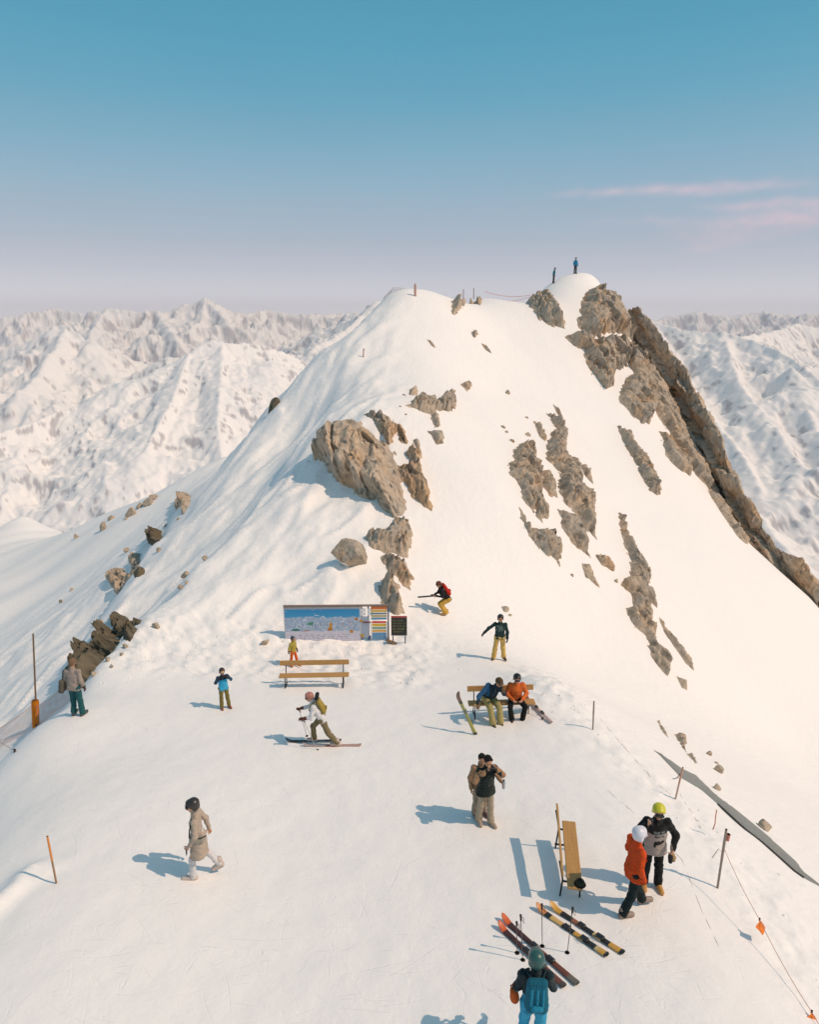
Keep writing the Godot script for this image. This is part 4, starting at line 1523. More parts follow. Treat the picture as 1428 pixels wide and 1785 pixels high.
func net_fence():
	# the orange safety net at the left edge
	var a := snow_at(-40, 1325)
	var b := snow_at(62, 1266)
	var c := snow_at(122, 1222)
	var hi := 1.05
	var runs := [[a, b, "sagging pale orange safety net left of the padded pole", 0.95], [b, c, "pale orange safety net between the padded pole and the man", 0.85]]
	for r in runs:
		var n := thing("safety_net", r[2], "net", r[0])
		var e: Vector3 = r[1] - r[0]
		var st := SurfaceTool.new()
		st.begin(Mesh.PRIMITIVE_TRIANGLES)
		var rows := 12
		var count := int(e.length() / 0.09)
		for k in rows + 1:
			var y: float = r[3] * k / float(rows)
			var line := []
			for i in 9:
				var t := i / 8.0
				var p := e * t + Vector3(0, y - 0.18 * 4.0 * t * (1.0 - t) * k / rows, 0)
				line.append(p + Vector3(0.05 * sin(t * 9.0 + k), 0, 0.05 * cos(t * 7.0 + k * 0.4)))
			st.append_from(tube(line, 0.004, 4), 0, Transform3D())
		for i in count + 1:
			var t := i / float(count)
			var p := e * t
			st.append_from(tube([p, p + Vector3(0.03 * sin(i), r[3] * 0.5, 0.03), p + Vector3(0, r[3] - 0.18 * 4.0 * t * (1.0 - t), 0)], 0.0035, 4), 0, Transform3D())
		var m := put("netting", st.commit(), paint(Color(0.70, 0.36, 0.25), 0.8), n)
		m.set_meta("kind", "stuff")
		put("top_cord", tube(hang(Vector3(0, r[3], 0), e + Vector3(0, r[3], 0), 0.18), 0.009, 6), paint(Color(0.68, 0.40, 0.28), 0.8), n)
	var p := thing("padded_pole", "tall brown pole with a thick orange crash pad round its foot", "pole", b)
	var top := point(57, 1105, -b.z) - b
	put("pole", tube([Vector3(0, -0.3, 0), top], [0.035, 0.03], 10), wood(Color(0.36, 0.19, 0.08)), p)
	var q := top.normalized()
	put("crash_pad", tube([Vector3(0, -0.12, 0), q * 0.02, q * 1.05, q * 1.14, q * 1.17], [0.125, 0.13, 0.14, 0.125, 0.05], 14), cloth(Color(0.78, 0.23, 0.015)), p)
	put("pad_seam", tube([q * 0.05 + Vector3(0.02, 0, 0.128), q * 1.08 + Vector3(0.02, 0, 0.135)], 0.012, 6), paint(Color(0.55, 0.13, 0.01), 0.8), p.get_node("crash_pad"))
	put("pad_base", tube([Vector3(0.075, -0.1, 0.09), Vector3(0.075, 0.16, 0.085)], [0.05, 0.035], 8), paint(Color(0.14, 0.05, 0.035), 0.8), p.get_node("crash_pad"))
	# the loose cord and peg at the very left, and the orange disc cut by the frame
	var s := snow_at(25, 1312)
	var t := thing("net_peg", "small dark peg in the snow holding a cord at the left edge", "peg", s)
	put("peg", tube([Vector3(0, -0.1, 0), Vector3(0.01, 0.09, 0)], [0.03, 0.035], 8), paint(Color(0.06, 0.05, 0.05), 0.7), t)
	put("cord", tube(hang(Vector3(0, 0.06, 0), snow_at(-30, 1285) - s + Vector3(0, 0.5, 0), 0.05), 0.008, 6), paint(Color(0.45, 0.3, 0.25), 0.9), t)
	var o := thing("marker_disc", "orange round marker cut off by the left edge of the picture", "marker", snow_at(-6, 1312))
	put("disc", tube([Vector3(0, 0.62, 0), Vector3(0, 0.62, 0.03)], 0.17, 18), paint(Color(0.75, 0.15, 0.06), 0.6), o)
	put("stem", tube([Vector3(0, -0.2, -0.01), Vector3(0, 0.6, -0.01)], 0.015, 6), paint(Color(0.4, 0.3, 0.25), 0.7), o)


func grey_sheet():
	# a long roll of grey netting that lies down the slope
	var hi := [[1140, 1308], [1154, 1315], [1168, 1325], [1190, 1340], [1214, 1351], [1230, 1368], [1252, 1388], [1300, 1424], [1330, 1448], [1360, 1476], [1388, 1502], [1402, 1520], [1428, 1541], [1470, 1575]]
	var lo := [[1142, 1310], [1152, 1319], [1164, 1332], [1188, 1358], [1212, 1371], [1230, 1384], [1252, 1403], [1300, 1447], [1330, 1471], [1358, 1496], [1386, 1520], [1402, 1531], [1428, 1546], [1470, 1580]]
	var o := thing("net_roll", "long grey rolled sheet lying down the snow slope on the right", "net roll", snow_at(1252, 1396))
	var cols := 15
	var v := PackedVector3Array()
	var idx := PackedInt32Array()
	var sub := 10
	var rows := (hi.size() - 1) * sub + 1
	for r in rows:
		var k := mini(r / sub, hi.size() - 2)
		var t := (r - k * sub) / float(sub)
		var a := snow_at(lerpf(hi[k][0], hi[k + 1][0], t), lerpf(hi[k][1], hi[k + 1][1], t))
		var b := snow_at(lerpf(lo[k][0], lo[k + 1][0], t), lerpf(lo[k][1], lo[k + 1][1], t))
		for c in cols:
			var s := c / float(cols - 1)
			var p := a.lerp(b, s)
			var w := a.distance_to(b)
			var y := surface_y(p.x, p.z) - 0.02 + (0.03 + minf(w * 0.02, 0.03)) * pow(sin(PI * s), 0.6) + 0.018 * absf(sin(s * 17.0 + 0.6 * sin(r * 0.13))) * minf(1.0, w * 3.0)
			v.append(Vector3(p.x, y, p.z) - o.position)
	for r in rows - 1:
		for c in cols - 1:
			var k := r * cols + c
			idx.append_array([k, k + 1, k + cols, k + 1, k + cols + 1, k + cols])
	var st := SurfaceTool.new()
	st.create_from(array_mesh(v, PackedVector3Array(), idx), 0)
	st.generate_normals()
	put("rolled_net", st.commit(), cloth(Color(0.30, 0.30, 0.275)), o)
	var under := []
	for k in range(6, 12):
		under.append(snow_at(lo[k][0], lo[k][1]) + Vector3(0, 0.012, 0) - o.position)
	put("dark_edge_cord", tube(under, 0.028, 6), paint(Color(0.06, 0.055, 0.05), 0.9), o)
	stone(1334, 1456, 8, 8, "brown stone half hidden behind the grey rolled sheet", "", 3, 0.5)


func ropes():
	var red := paint(Color(0.60, 0.22, 0.15), 0.8)
	var thin := paint(Color(0.62, 0.36, 0.26), 0.8)
	# right hand boundary: pole, falling rope and two flags
	var p := stake("tall bare grey pole at the right edge of the plateau", 1251, 1551, 1267, 1446, 0.022, Color(0.30, 0.24, 0.20), Color(0.34, 0.26, 0.21), "boundary poles on the right")
	put("binding", tube([Vector3(0.05, 1.12, 0.0), Vector3(0.06, 1.26, 0.0)], 0.035, 8), red, p)
	stake("middle boundary pole in front of the grey sheet", 1178, 1394, 1191, 1338, 0.02, Color(0.5, 0.33, 0.25), Color(0.55, 0.30, 0.2), "boundary poles on the right")
	stake("small far boundary pole beyond the churned snow mound", 1034, 1272, 1036, 1223, 0.022, Color(0.36, 0.28, 0.23), Color(0.36, 0.28, 0.23), "boundary poles on the right")
	var tie := point(1264, 1481, -p.position.z)
	var f1 := point(1325, 1603, 9.6)
	var f2 := point(1416, 1764, 8.1)
	var r := thing("flag_rope", "thin pink rope with flags running down past the right edge pole", "rope", tie)
	put("rope", tube(hang(Vector3.ZERO, f1 - tie, 0.05) + hang(f1 - tie, f2 - tie, 0.06).slice(1) + [f2 - tie + (f2 - f1) * 0.5], 0.006, 6), thin, r)
	for k in [[f1, "orange warning flag hanging on the rope at the right", 0.55], [f2, "orange warning flag cut by the bottom edge of the picture", 0.3]]:
		var f := thing("flag", k[1], "flag", k[0], k[2], "orange flags on the rope")
		var v := PackedVector3Array()
		var idx := PackedInt32Array()
		for y in 7:
			for x in 7:
				v.append(Vector3(-0.17 * x / 6.0, -0.17 * y / 6.0, 0.012 * sin(x * 0.9 + y * 0.7)))
		for y in 6:
			for x in 6:
				var i := y * 7 + x
				idx.append_array([i, i + 1, i + 7, i + 1, i + 8, i + 7])
		var st := SurfaceTool.new()
		st.create_from(array_mesh(v, PackedVector3Array(), idx), 0)
		st.generate_normals()
		put("flag_cloth", st.commit(), paint(Color(0.80, 0.20, 0.015), 0.7), f, Vector3.ZERO, Vector3(-0.7, 0, 0.35))
		put("knot", tube([Vector3(0.0, -0.02, 0), Vector3(0.0, 0.03, 0)], 0.016, 6), paint(Color(0.2, 0.1, 0.07), 0.9), f)
	# ropes that lie along the snow
	for k in [[[[1036, 1240], [1062, 1272], [1095, 1310], [1140, 1362], [1178, 1392]], "thin dark rope lying between the two farther boundary poles"], [[[1186, 1385], [1205, 1415], [1225, 1450]], "short thin rope lying below the middle boundary pole"], [[[1060, 1380], [1130, 1440], [1190, 1500], [1225, 1590], [1258, 1660]], "thin rope half buried along the plateau edge"]]:
		var pts := []
		var o: Vector3 = snow_at(k[0][0][0], k[0][0][1])
		for q in k[0].size() - 1:
			for i in 8:
				var t := i / 8.0
				pts.append(snow_at(lerpf(k[0][q][0], k[0][q + 1][0], t), lerpf(k[0][q][1], k[0][q + 1][1], t)) + Vector3(0, -0.001 + 0.006 * sin(i * 1.9 + q), 0) - o)
		var t := thing("rope", k[1], "rope", o)
		put("rope_line", tube(pts, 0.005, 5), paint(Color(0.60, 0.50, 0.46), 0.9), t)
	var loop := thing("rope_loop", "pink rope end hanging in a loop beside the right edge pole", "rope", point(1242, 1496, -p.position.z))
	put("rope_line", tube([Vector3.ZERO, Vector3(0.1, 0.22, 0), Vector3(0.19, 0.12, 0.02), tie - point(1242, 1496, -p.position.z)], 0.008, 5), thin, loop)
	var band := thing("rope_tape", "red and grey tape fluttering between the grey sheet and the pole", "tape", point(1250, 1412, 12.6))
	put("tape", tube([Vector3(0, 0, 0), Vector3(-0.01, -0.2, 0.02), Vector3(0.01, -0.36, 0), Vector3(-0.03, -0.5, 0.02)], 0.012, 5), red, band)
	var tail := thing("rope_tape", "brown cord curling from the top of the grey sheet to the pole", "tape", point(1150, 1331, 16.4))
	put("tape", tube([Vector3.ZERO, Vector3(0.08, -0.08, 0.1), Vector3(0.3, -0.22, 0.5), point(1185, 1350, 15.2) - point(1150, 1331, 16.4)], 0.018, 5), paint(Color(0.45, 0.30, 0.22), 0.9), tail)
	# ropes and posts along the tops
	var post := thing("orange_post", "orange padded post on the first top of the ridge", "post", snow_at(724, 516) + Vector3(0, -0.1, 0))
	put("post", tube([Vector3(0, -0.2, 0), Vector3(0, 1.0, 0), Vector3(0, 1.2, 0)], [0.12, 0.13, 0.09], 10), paint(Color(0.55, 0.33, 0.26), 0.8), post)
	put("cap", tube([Vector3(0, 1.2, 0), Vector3(0, 1.26, 0)], [0.09, 0.05], 10), paint(Color(0.45, 0.25, 0.2), 0.8), post)
	for k in [[808, 519, 807, 507, "short thin post left on the second top"], [826, 516, 825, 504, "short thin post right on the second top"]]:
		var q := on_ground(k[0], k[1], 60.0)
		var h := thing("rope_post", k[4], "post", q)
		put("post", tube([Vector3(0, -0.3, 0), Vector3(0, 0.8, 0)], 0.045, 6), paint(Color(0.3, 0.17, 0.14), 0.8), h)
		put("knob", tube([Vector3(0, 0.78, 0), Vector3(0, 0.85, 0)], [0.055, 0.04], 6), paint(Color(0.3, 0.17, 0.14), 0.8), h)
	for k in [[[845, 508, 81], [926, 514, 84], 0.35, "upper red rope across the gap below the summit"], [[858, 528, 82], [940, 512, 85], 0.25, "lower red rope across the gap below the summit"], [[940, 512, 85], [968, 493, 87], 0.1, "red rope rising to the two people on the summit"], [[672, 530, 71], [722, 507, 74], 0.25, "rope left of the orange post on the first top"], [[726, 507, 74], [792, 532, 78], 0.2, "rope right of the orange post on the first top"]]:
		var a := point(k[0][0], k[0][1], k[0][2])
		var o := thing("summit_rope", k[3], "rope", a)
		put("rope_line", tube(hang(Vector3.ZERO, point(k[1][0], k[1][1], k[1][2]) - a, k[2]), 0.03, 5), paint(Color(0.62, 0.32, 0.27), 0.9), o)
	var w := thing("summit_net", "pale safety net standing behind the first top of the ridge", "net", point(668, 528, 76))
	var st := SurfaceTool.new()
	st.begin(Mesh.PRIMITIVE_TRIANGLES)
	var base := [[668, 528], [680, 516], [700, 514], [722, 517], [745, 519], [762, 528]]
	var crown := [[668, 520], [686, 501], [700, 502], [722, 510], [745, 514], [764, 525]]
	for row in 6:
		var line := []
		for i in base.size():
			line.append(point(lerpf(base[i][0], crown[i][0], row / 5.0), lerpf(base[i][1], crown[i][1], row / 5.0), 76) - w.position)
		st.append_from(tube(line, 0.018, 4), 0, Transform3D())
	for i in base.size() - 1:
		for j in 6:
			var t := j / 6.0
			st.append_from(tube([point(lerpf(base[i][0], base[i + 1][0], t), lerpf(base[i][1], base[i + 1][1], t), 76) - w.position, point(lerpf(crown[i][0], crown[i + 1][0], t), lerpf(crown[i][1], crown[i + 1][1], t), 76) - w.position], 0.014, 4), 0, Transform3D())
	var nm := put("netting", st.commit(), paint(Color(0.60, 0.50, 0.48), 0.9), w)
	nm.set_meta("kind", "stuff")


func build_things():
	info_board()
	stone(462, 1122, 6, 6, "small golden stone in the snow left of the map board", "", 1, 0.3)
	# benches
	var a := snow_at(548, 1199)
	bench("yellow bench in front of the map board with a child behind it", Vector3(a.x, a.y + 0.0, a.z - 0.1), deg_to_rad(2.0), 2.35)
	var b := snow_at(986, 1506)
	b = Vector3(3.1, surface_y(3.1, -10.85), -10.85)
	bench("yellow bench seen end on beside the skis, its back to the left", b, deg_to_rad(81.0), 1.75)
	var c := snow_at(868, 1249)
	bench("yellow bench under the two resting skiers", Vector3(c.x + 0.1, c.y, c.z - 0.1), deg_to_rad(3.0), 2.0)
	var h := thing("dark_hat", "dark green hat left on the near end of the bench", "hat", Vector3(3.12, b.y + 0.455, -10.07), 0.3)
	put("crown", tube([Vector3(0, 0, 0), Vector3(0, 0.04, 0), Vector3(0, 0.08, 0), Vector3(0, 0.1, 0)], [0.085, 0.09, 0.07, 0.02], 12), cloth(Color(0.03, 0.035, 0.025)), h)
	put("brim", tube([Vector3(0.0, 0.004, 0.0), Vector3(0.0, 0.014, 0.0)], [0.11, 0.1], 14), cloth(Color(0.035, 0.04, 0.03)), h)
	# skis that lie on the snow
	var red := Color(0.17, 0.055, 0.035)
	var tipc := Color(0.62, 0.12, 0.03)
	var dark := Color(0.075, 0.028, 0.022)
	var up := Vector3(0, 0.02, 0)
	var pair1 := "red brown skis lying behind the person in blue"
	ski("nearer red brown ski with an orange tip, lying on the snow", snow_at(985, 1727) + up, snow_at(870, 1619) + up, [[0.0, Color(0.1, 0.06, 0.05)], [0.06, red], [0.35, Color(0.22, 0.07, 0.045)], [0.6, dark], [0.9, tipc]], pair1)
	ski("farther red brown ski with an orange tip, beside the planted poles", snow_at(1008, 1722) + up, snow_at(876, 1605) + up, [[0.0, Color(0.16, 0.13, 0.1)], [0.12, red], [0.3, dark], [0.42, Color(0.22, 0.07, 0.045)], [0.6, dark], [0.9, tipc]], pair1)
	var gold := Color(0.62, 0.33, 0.06)
	var black := Color(0.03, 0.025, 0.022)
	var pair2 := "yellow and black skis lying before the end on bench"
	ski("left one of the yellow and black skis near the bench", snow_at(1060, 1673) + up, snow_at(936, 1586) + up, [[0.0, black], [0.04, gold], [0.12, Color(0.55, 0.42, 0.2)], [0.16, black], [0.32, gold], [0.45, black], [0.62, Color(0.68, 0.42, 0.14)], [0.78, black], [0.86, Color(0.6, 0.25, 0.08)]], pair2)
	ski("right one of the yellow and black skis near the bench", snow_at(1088, 1668) + up, snow_at(960, 1583) + up, [[0.0, black], [0.05, gold], [0.18, black], [0.28, Color(0.66, 0.46, 0.2)], [0.4, black], [0.55, Color(0.3, 0.12, 0.06)], [0.68, black], [0.84, gold]], pair2)
	# planted poles
	var planted := "ski poles planted in the snow"
	for k in [[946, 1652, 945, 1576, "black pole standing at the tips of the yellow skis"], [989, 1664, 999, 1582, "black pole standing between the yellow skis"], [902, 1664, 901, 1607, "black pole with a hooked strap standing at the red brown skis"], [912, 1676, 908, 1595, "black pole farthest left behind the red brown ski tips"]]:
		var f := snow_at(k[0], k[1])
		pole(k[4], f - Vector3(0, 0.06, 0), point(k[2], k[3], -f.z + 0.02), Color(0.12, 0.10, 0.10), planted)
	net_fence()
	grey_sheet()
	stake("thin leaning orange pole on the near left bank", 98, 1541, 82, 1458, 0.018, Color(0.36, 0.20, 0.10), Color(0.72, 0.26, 0.06))
	ropes()
	var s := thing("route_marker", "small red marker stick on the left shoulder of the ridge", "marker", on_ground(633, 622, 30.0))
	put("stick", tube([Vector3(0, -0.3, 0), Vector3(0.06, 0.6, 0)], 0.045, 6), paint(Color(0.35, 0.15, 0.1), 0.8), s)
	put("tip", tube([Vector3(0.06, 0.6, 0), Vector3(0.07, 0.7, 0)], [0.06, 0.03], 6), paint(Color(0.4, 0.12, 0.08), 0.8), s)


# ---------------------------------------------------------------- people
func cap(a: Vector3, b: Vector3, ra: float, rb: float) -> Array:
	return [a, b, ra, rb]


func skin_over(shapes: Array, cell: float, k: float, cuts := [], fold := 0.0, shift := 0.0, tint = null) -> ArrayMesh:
	# one closed surface round tapered limbs that melt into each other
	var lo := Vector3.ONE * 1e9
	var hi := -lo
	for s in shapes:
		var r: float = maxf(s[2], s[3]) + cell * 2.0
		lo = lo.min(s[0] - Vector3.ONE * r).min(s[1] - Vector3.ONE * r)
		hi = hi.max(s[0] + Vector3.ONE * r).max(s[1] + Vector3.ONE * r)
	var nx := int((hi.x - lo.x) / cell) + 2
	var ny := int((hi.y - lo.y) / cell) + 2
	var nz := int((hi.z - lo.z) / cell) + 2
	var f := PackedFloat32Array()
	f.resize(nx * ny * nz)
	f.fill(1.0)
	for s in shapes:
		var a: Vector3 = s[0]
		var b: Vector3 = s[1]
		var ba := b - a
		var l2 := maxf(ba.length_squared(), 1e-8)
		var r: float = maxf(s[2], s[3]) + k + cell * 1.5
		var p0 := (a.min(b) - Vector3.ONE * r - lo) / cell
		var p1 := (a.max(b) + Vector3.ONE * r - lo) / cell
		for z in range(maxi(0, int(p0.z)), mini(nz, int(p1.z) + 2)):
			for y in range(maxi(0, int(p0.y)), mini(ny, int(p1.y) + 2)):
				var o := (z * ny + y) * nx
				for x in range(maxi(0, int(p0.x)), mini(nx, int(p1.x) + 2)):
					var pa := lo + Vector3(x, y, z) * cell - a
					var h := clampf(pa.dot(ba) / l2, 0.0, 1.0)
					var d: float = (pa - ba * h).length() - lerpf(s[2], s[3], h)
					var e := f[o + x]
					var m := maxf(k - absf(d - e), 0.0) / k
					f[o + x] = minf(d, e) - m * m * k * 0.25
	if cuts.size() or fold > 0.0:
		for z in nz:
			for y in ny:
				for x in nx:
					var o := (z * ny + y) * nx + x
					if absf(f[o]) > cell * 3.0 and f[o] > 0:
						continue
					var p := lo + Vector3(x, y, z) * cell
					if fold > 0.0:
						f[o] += fold * r_fine.get_noise_3d(p.x * 3.0 + shift, p.y * 4.5, p.z * 3.0)
					for c in cuts:
						f[o] = maxf(f[o], (p - c[0]).dot(c[1]))
	var at := PackedInt32Array()
	at.resize(nx * ny * nz)
	at.fill(-1)
	var v := PackedVector3Array()
	var n := PackedVector3Array()
	var idx := PackedInt32Array()
	var row := nx
	var sheet := nx * ny
	for z in nz - 1:
		for y in ny - 1:
			for x in nx - 1:
				var o := (z * ny + y) * nx + x
				var f0 := f[o]
				var f1 := f[o + 1]
				var f2 := f[o + row]
				var f3 := f[o + row + 1]
				var f4 := f[o + sheet]
				var f5 := f[o + sheet + 1]
				var f6 := f[o + sheet + row]
				var f7 := f[o + sheet + row + 1]
				var count := int(f0 < 0) + int(f1 < 0) + int(f2 < 0) + int(f3 < 0) + int(f4 < 0) + int(f5 < 0) + int(f6 < 0) + int(f7 < 0)
				if count == 0 or count == 8:
					continue
				var sum := Vector3.ZERO
				var hits := 0
				for e in [[f0, f1, 0, 0, 0, 0], [f2, f3, 0, 0, 1, 0], [f4, f5, 0, 0, 0, 1], [f6, f7, 0, 0, 1, 1], [f0, f2, 1, 0, 0, 0], [f1, f3, 1, 1, 0, 0], [f4, f6, 1, 0, 0, 1], [f5, f7, 1, 1, 0, 1], [f0, f4, 2, 0, 0, 0], [f1, f5, 2, 1, 0, 0], [f2, f6, 2, 0, 1, 0], [f3, f7, 2, 1, 1, 0]]:
					if (e[0] < 0) == (e[1] < 0):
						continue
					var t: float = e[0] / (e[0] - e[1])
					var q := Vector3(e[3], e[4], e[5])
					q[e[2]] += t
					sum += q
					hits += 1
				at[o] = v.size()
				v.append(lo + (Vector3(x, y, z) + sum / hits) * cell)
				n.append(Vector3(f1 + f3 + f5 + f7 - f0 - f2 - f4 - f6, f2 + f3 + f6 + f7 - f0 - f1 - f4 - f5, f4 + f5 + f6 + f7 - f0 - f1 - f2 - f3).normalized())
	for z in range(1, nz - 1):
		for y in range(1, ny - 1):
			for x in range(1, nx - 1):
				var o := (z * ny + y) * nx + x
				var inside := f[o] < 0
				for e in [[1, row, sheet], [row, sheet, 1], [sheet, 1, row]]:
					if (f[o + e[0]] < 0) == inside:
						continue
					var a := at[o]
					var b := at[o - e[1]]
					var c := at[o - e[1] - e[2]]
					var d := at[o - e[2]]
					if a < 0 or b < 0 or c < 0 or d < 0:
						continue
					if inside:
						idx.append_array([a, c, b, a, d, c])
					else:
						idx.append_array([a, b, c, a, c, d])
	var col := PackedColorArray()
	if tint != null:
		for p in v:
			col.append(tint.call(p))
	return array_mesh(v, n, idx, col)


func pose(lean := 0.0, drop := 0.0, changes := {}) -> Dictionary:
	# joints of a figure 1.75 m tall that looks along +z; L is its left, at +x
	var p := {
		"hips": Vector3(0, 0.95, 0), "chest": Vector3(0, 1.27, 0.01), "neck": Vector3(0, 1.47, -0.01), "head": Vector3(0, 1.63, 0.02),
		"shL": Vector3(0.18, 1.41, -0.01), "shR": Vector3(-0.18, 1.41, -0.01), "elL": Vector3(0.26, 1.13, -0.03), "elR": Vector3(-0.26, 1.13, -0.03), "wrL": Vector3(0.27, 0.88, 0.07), "wrR": Vector3(-0.27, 0.88, 0.07),
		"hipL": Vector3(0.095, 0.92, 0), "hipR": Vector3(-0.095, 0.92, 0), "kneeL": Vector3(0.11, 0.49, 0.02), "kneeR": Vector3(-0.11, 0.49, 0.02), "ankL": Vector3(0.12, 0.09, -0.01), "ankR": Vector3(-0.12, 0.09, -0.01),
		"toeL": Vector3(0.14, 0.045, 0.17), "toeR": Vector3(-0.14, 0.045, 0.17), "look": Vector3(0, -0.1, 1)}
	var turn := Basis(Vector3.RIGHT, lean)
	for k in ["chest", "neck", "head", "shL", "shR", "elL", "elR", "wrL", "wrR"]:
		p[k] = p.hips + turn * (p[k] - p.hips) - Vector3(0, drop, 0)
	p.look = turn * p.look
	for k in ["hips", "hipL", "hipR"]:
		p[k] -= Vector3(0, drop, 0)
	for k in changes:
		p[k] = changes[k]
	return p


var hands := {}


func hand_mesh(left: bool, curl: float, thick: float) -> ArrayMesh:
	# palm along -y from the wrist, thumb at the front (+z), palm facing the body
	var key := [left, curl, thick]
	if not hands.has(key):
		var s := -1.0 if left else 1.0
		var caps := [cap(Vector3(0, -0.005, 0), Vector3(0, -0.075, 0.018), 0.023 + thick, 0.019 + thick), cap(Vector3(0, -0.005, 0), Vector3(0, -0.075, -0.018), 0.021 + thick, 0.018 + thick)]
		var f := 0
		for k in [[0.030, 0.070, 0.9], [0.010, 0.080, 1.0], [-0.011, 0.074, 1.05], [-0.030, 0.058, 1.15]]:
			var a := Vector3(0, -0.083, k[0])
			var b: Vector3 = a + Vector3(s * sin(curl * 0.7), -cos(curl * 0.7), 0) * k[1] * 0.5
			var c: Vector3 = b + Vector3(s * sin(curl * 1.9 * k[2]), -cos(curl * 1.9 * k[2]), 0) * k[1] * 0.5
			caps.append(cap(a, b, 0.0095 + thick * 0.4, 0.009 + thick * 0.4))
			caps.append(cap(b, c, 0.009 + thick * 0.4, 0.0075 + thick * 0.4))
			f += 1
		var t0 := Vector3(s * 0.006, -0.025, 0.026)
		var t1 := Vector3(s * 0.02, -0.055, 0.056)
		var t2 := Vector3(s * (0.022 + 0.02 * curl), -0.088, 0.062 - 0.012 * curl)
		caps.append(cap(t0, t1, 0.013 + thick * 0.5, 0.011 + thick * 0.4))
		caps.append(cap(t1, t2, 0.011 + thick * 0.4, 0.0085 + thick * 0.4))
		hands[key] = skin_over(caps, 0.0075, 0.006)
	return hands[key]


func aim(from: Vector3, to: Vector3, front: Vector3) -> Basis:
	# -y runs from the first point to the second, +z as near to front as it can be
	var y := (from - to).normalized()
	var z := front - y * front.dot(y)
	if z.length() < 0.05:
		z = Vector3(0.1, 0.1, 1) - y * Vector3(0.1, 0.1, 1).dot(y)
	z = z.normalized()
	return Basis(y.cross(z), y, z)


func head_caps(p: Dictionary) -> Array:
	var b := facing(p.look)
	var h: Vector3 = p.head
	var out := [cap(h + b * Vector3(0, 0.035, -0.022), h + b * Vector3(0, 0.03, 0.012), 0.082, 0.078), cap(h + b * Vector3(0, -0.02, 0.03), h + b * Vector3(0, -0.075, 0.048), 0.062, 0.038),
		cap(h + b * Vector3(0, 0.01, 0.088), h + b * Vector3(0, -0.026, 0.106), 0.010, 0.016), cap(h + b * Vector3(-0.03, 0.022, 0.082), h + b * Vector3(0.03, 0.022, 0.082), 0.014, 0.014), cap(h + b * Vector3(-0.016, -0.055, 0.083), h + b * Vector3(0.016, -0.055, 0.083), 0.011, 0.011),
		cap(p.neck, h + b * Vector3(0, -0.05, -0.015), 0.058, 0.056)]
	for s in [-1, 1]:
		out.append(cap(h + b * Vector3(0.079 * s, 0.02, -0.012), h + b * Vector3(0.076 * s, -0.018, -0.008), 0.018, 0.012))
		out.append(cap(h + b * Vector3(0.038 * s, -0.012, 0.062), h + b * Vector3(0.034 * s, -0.03, 0.056), 0.024, 0.02))
	return out


func facing(look: Vector3) -> Basis:
	var z := look.normalized()
	var x := Vector3.UP.cross(z).normalized()
	return Basis(x, z.cross(x), z)


var skin_tones := [Color(0.52, 0.27, 0.16), Color(0.60, 0.34, 0.22), Color(0.45, 0.22, 0.13)]


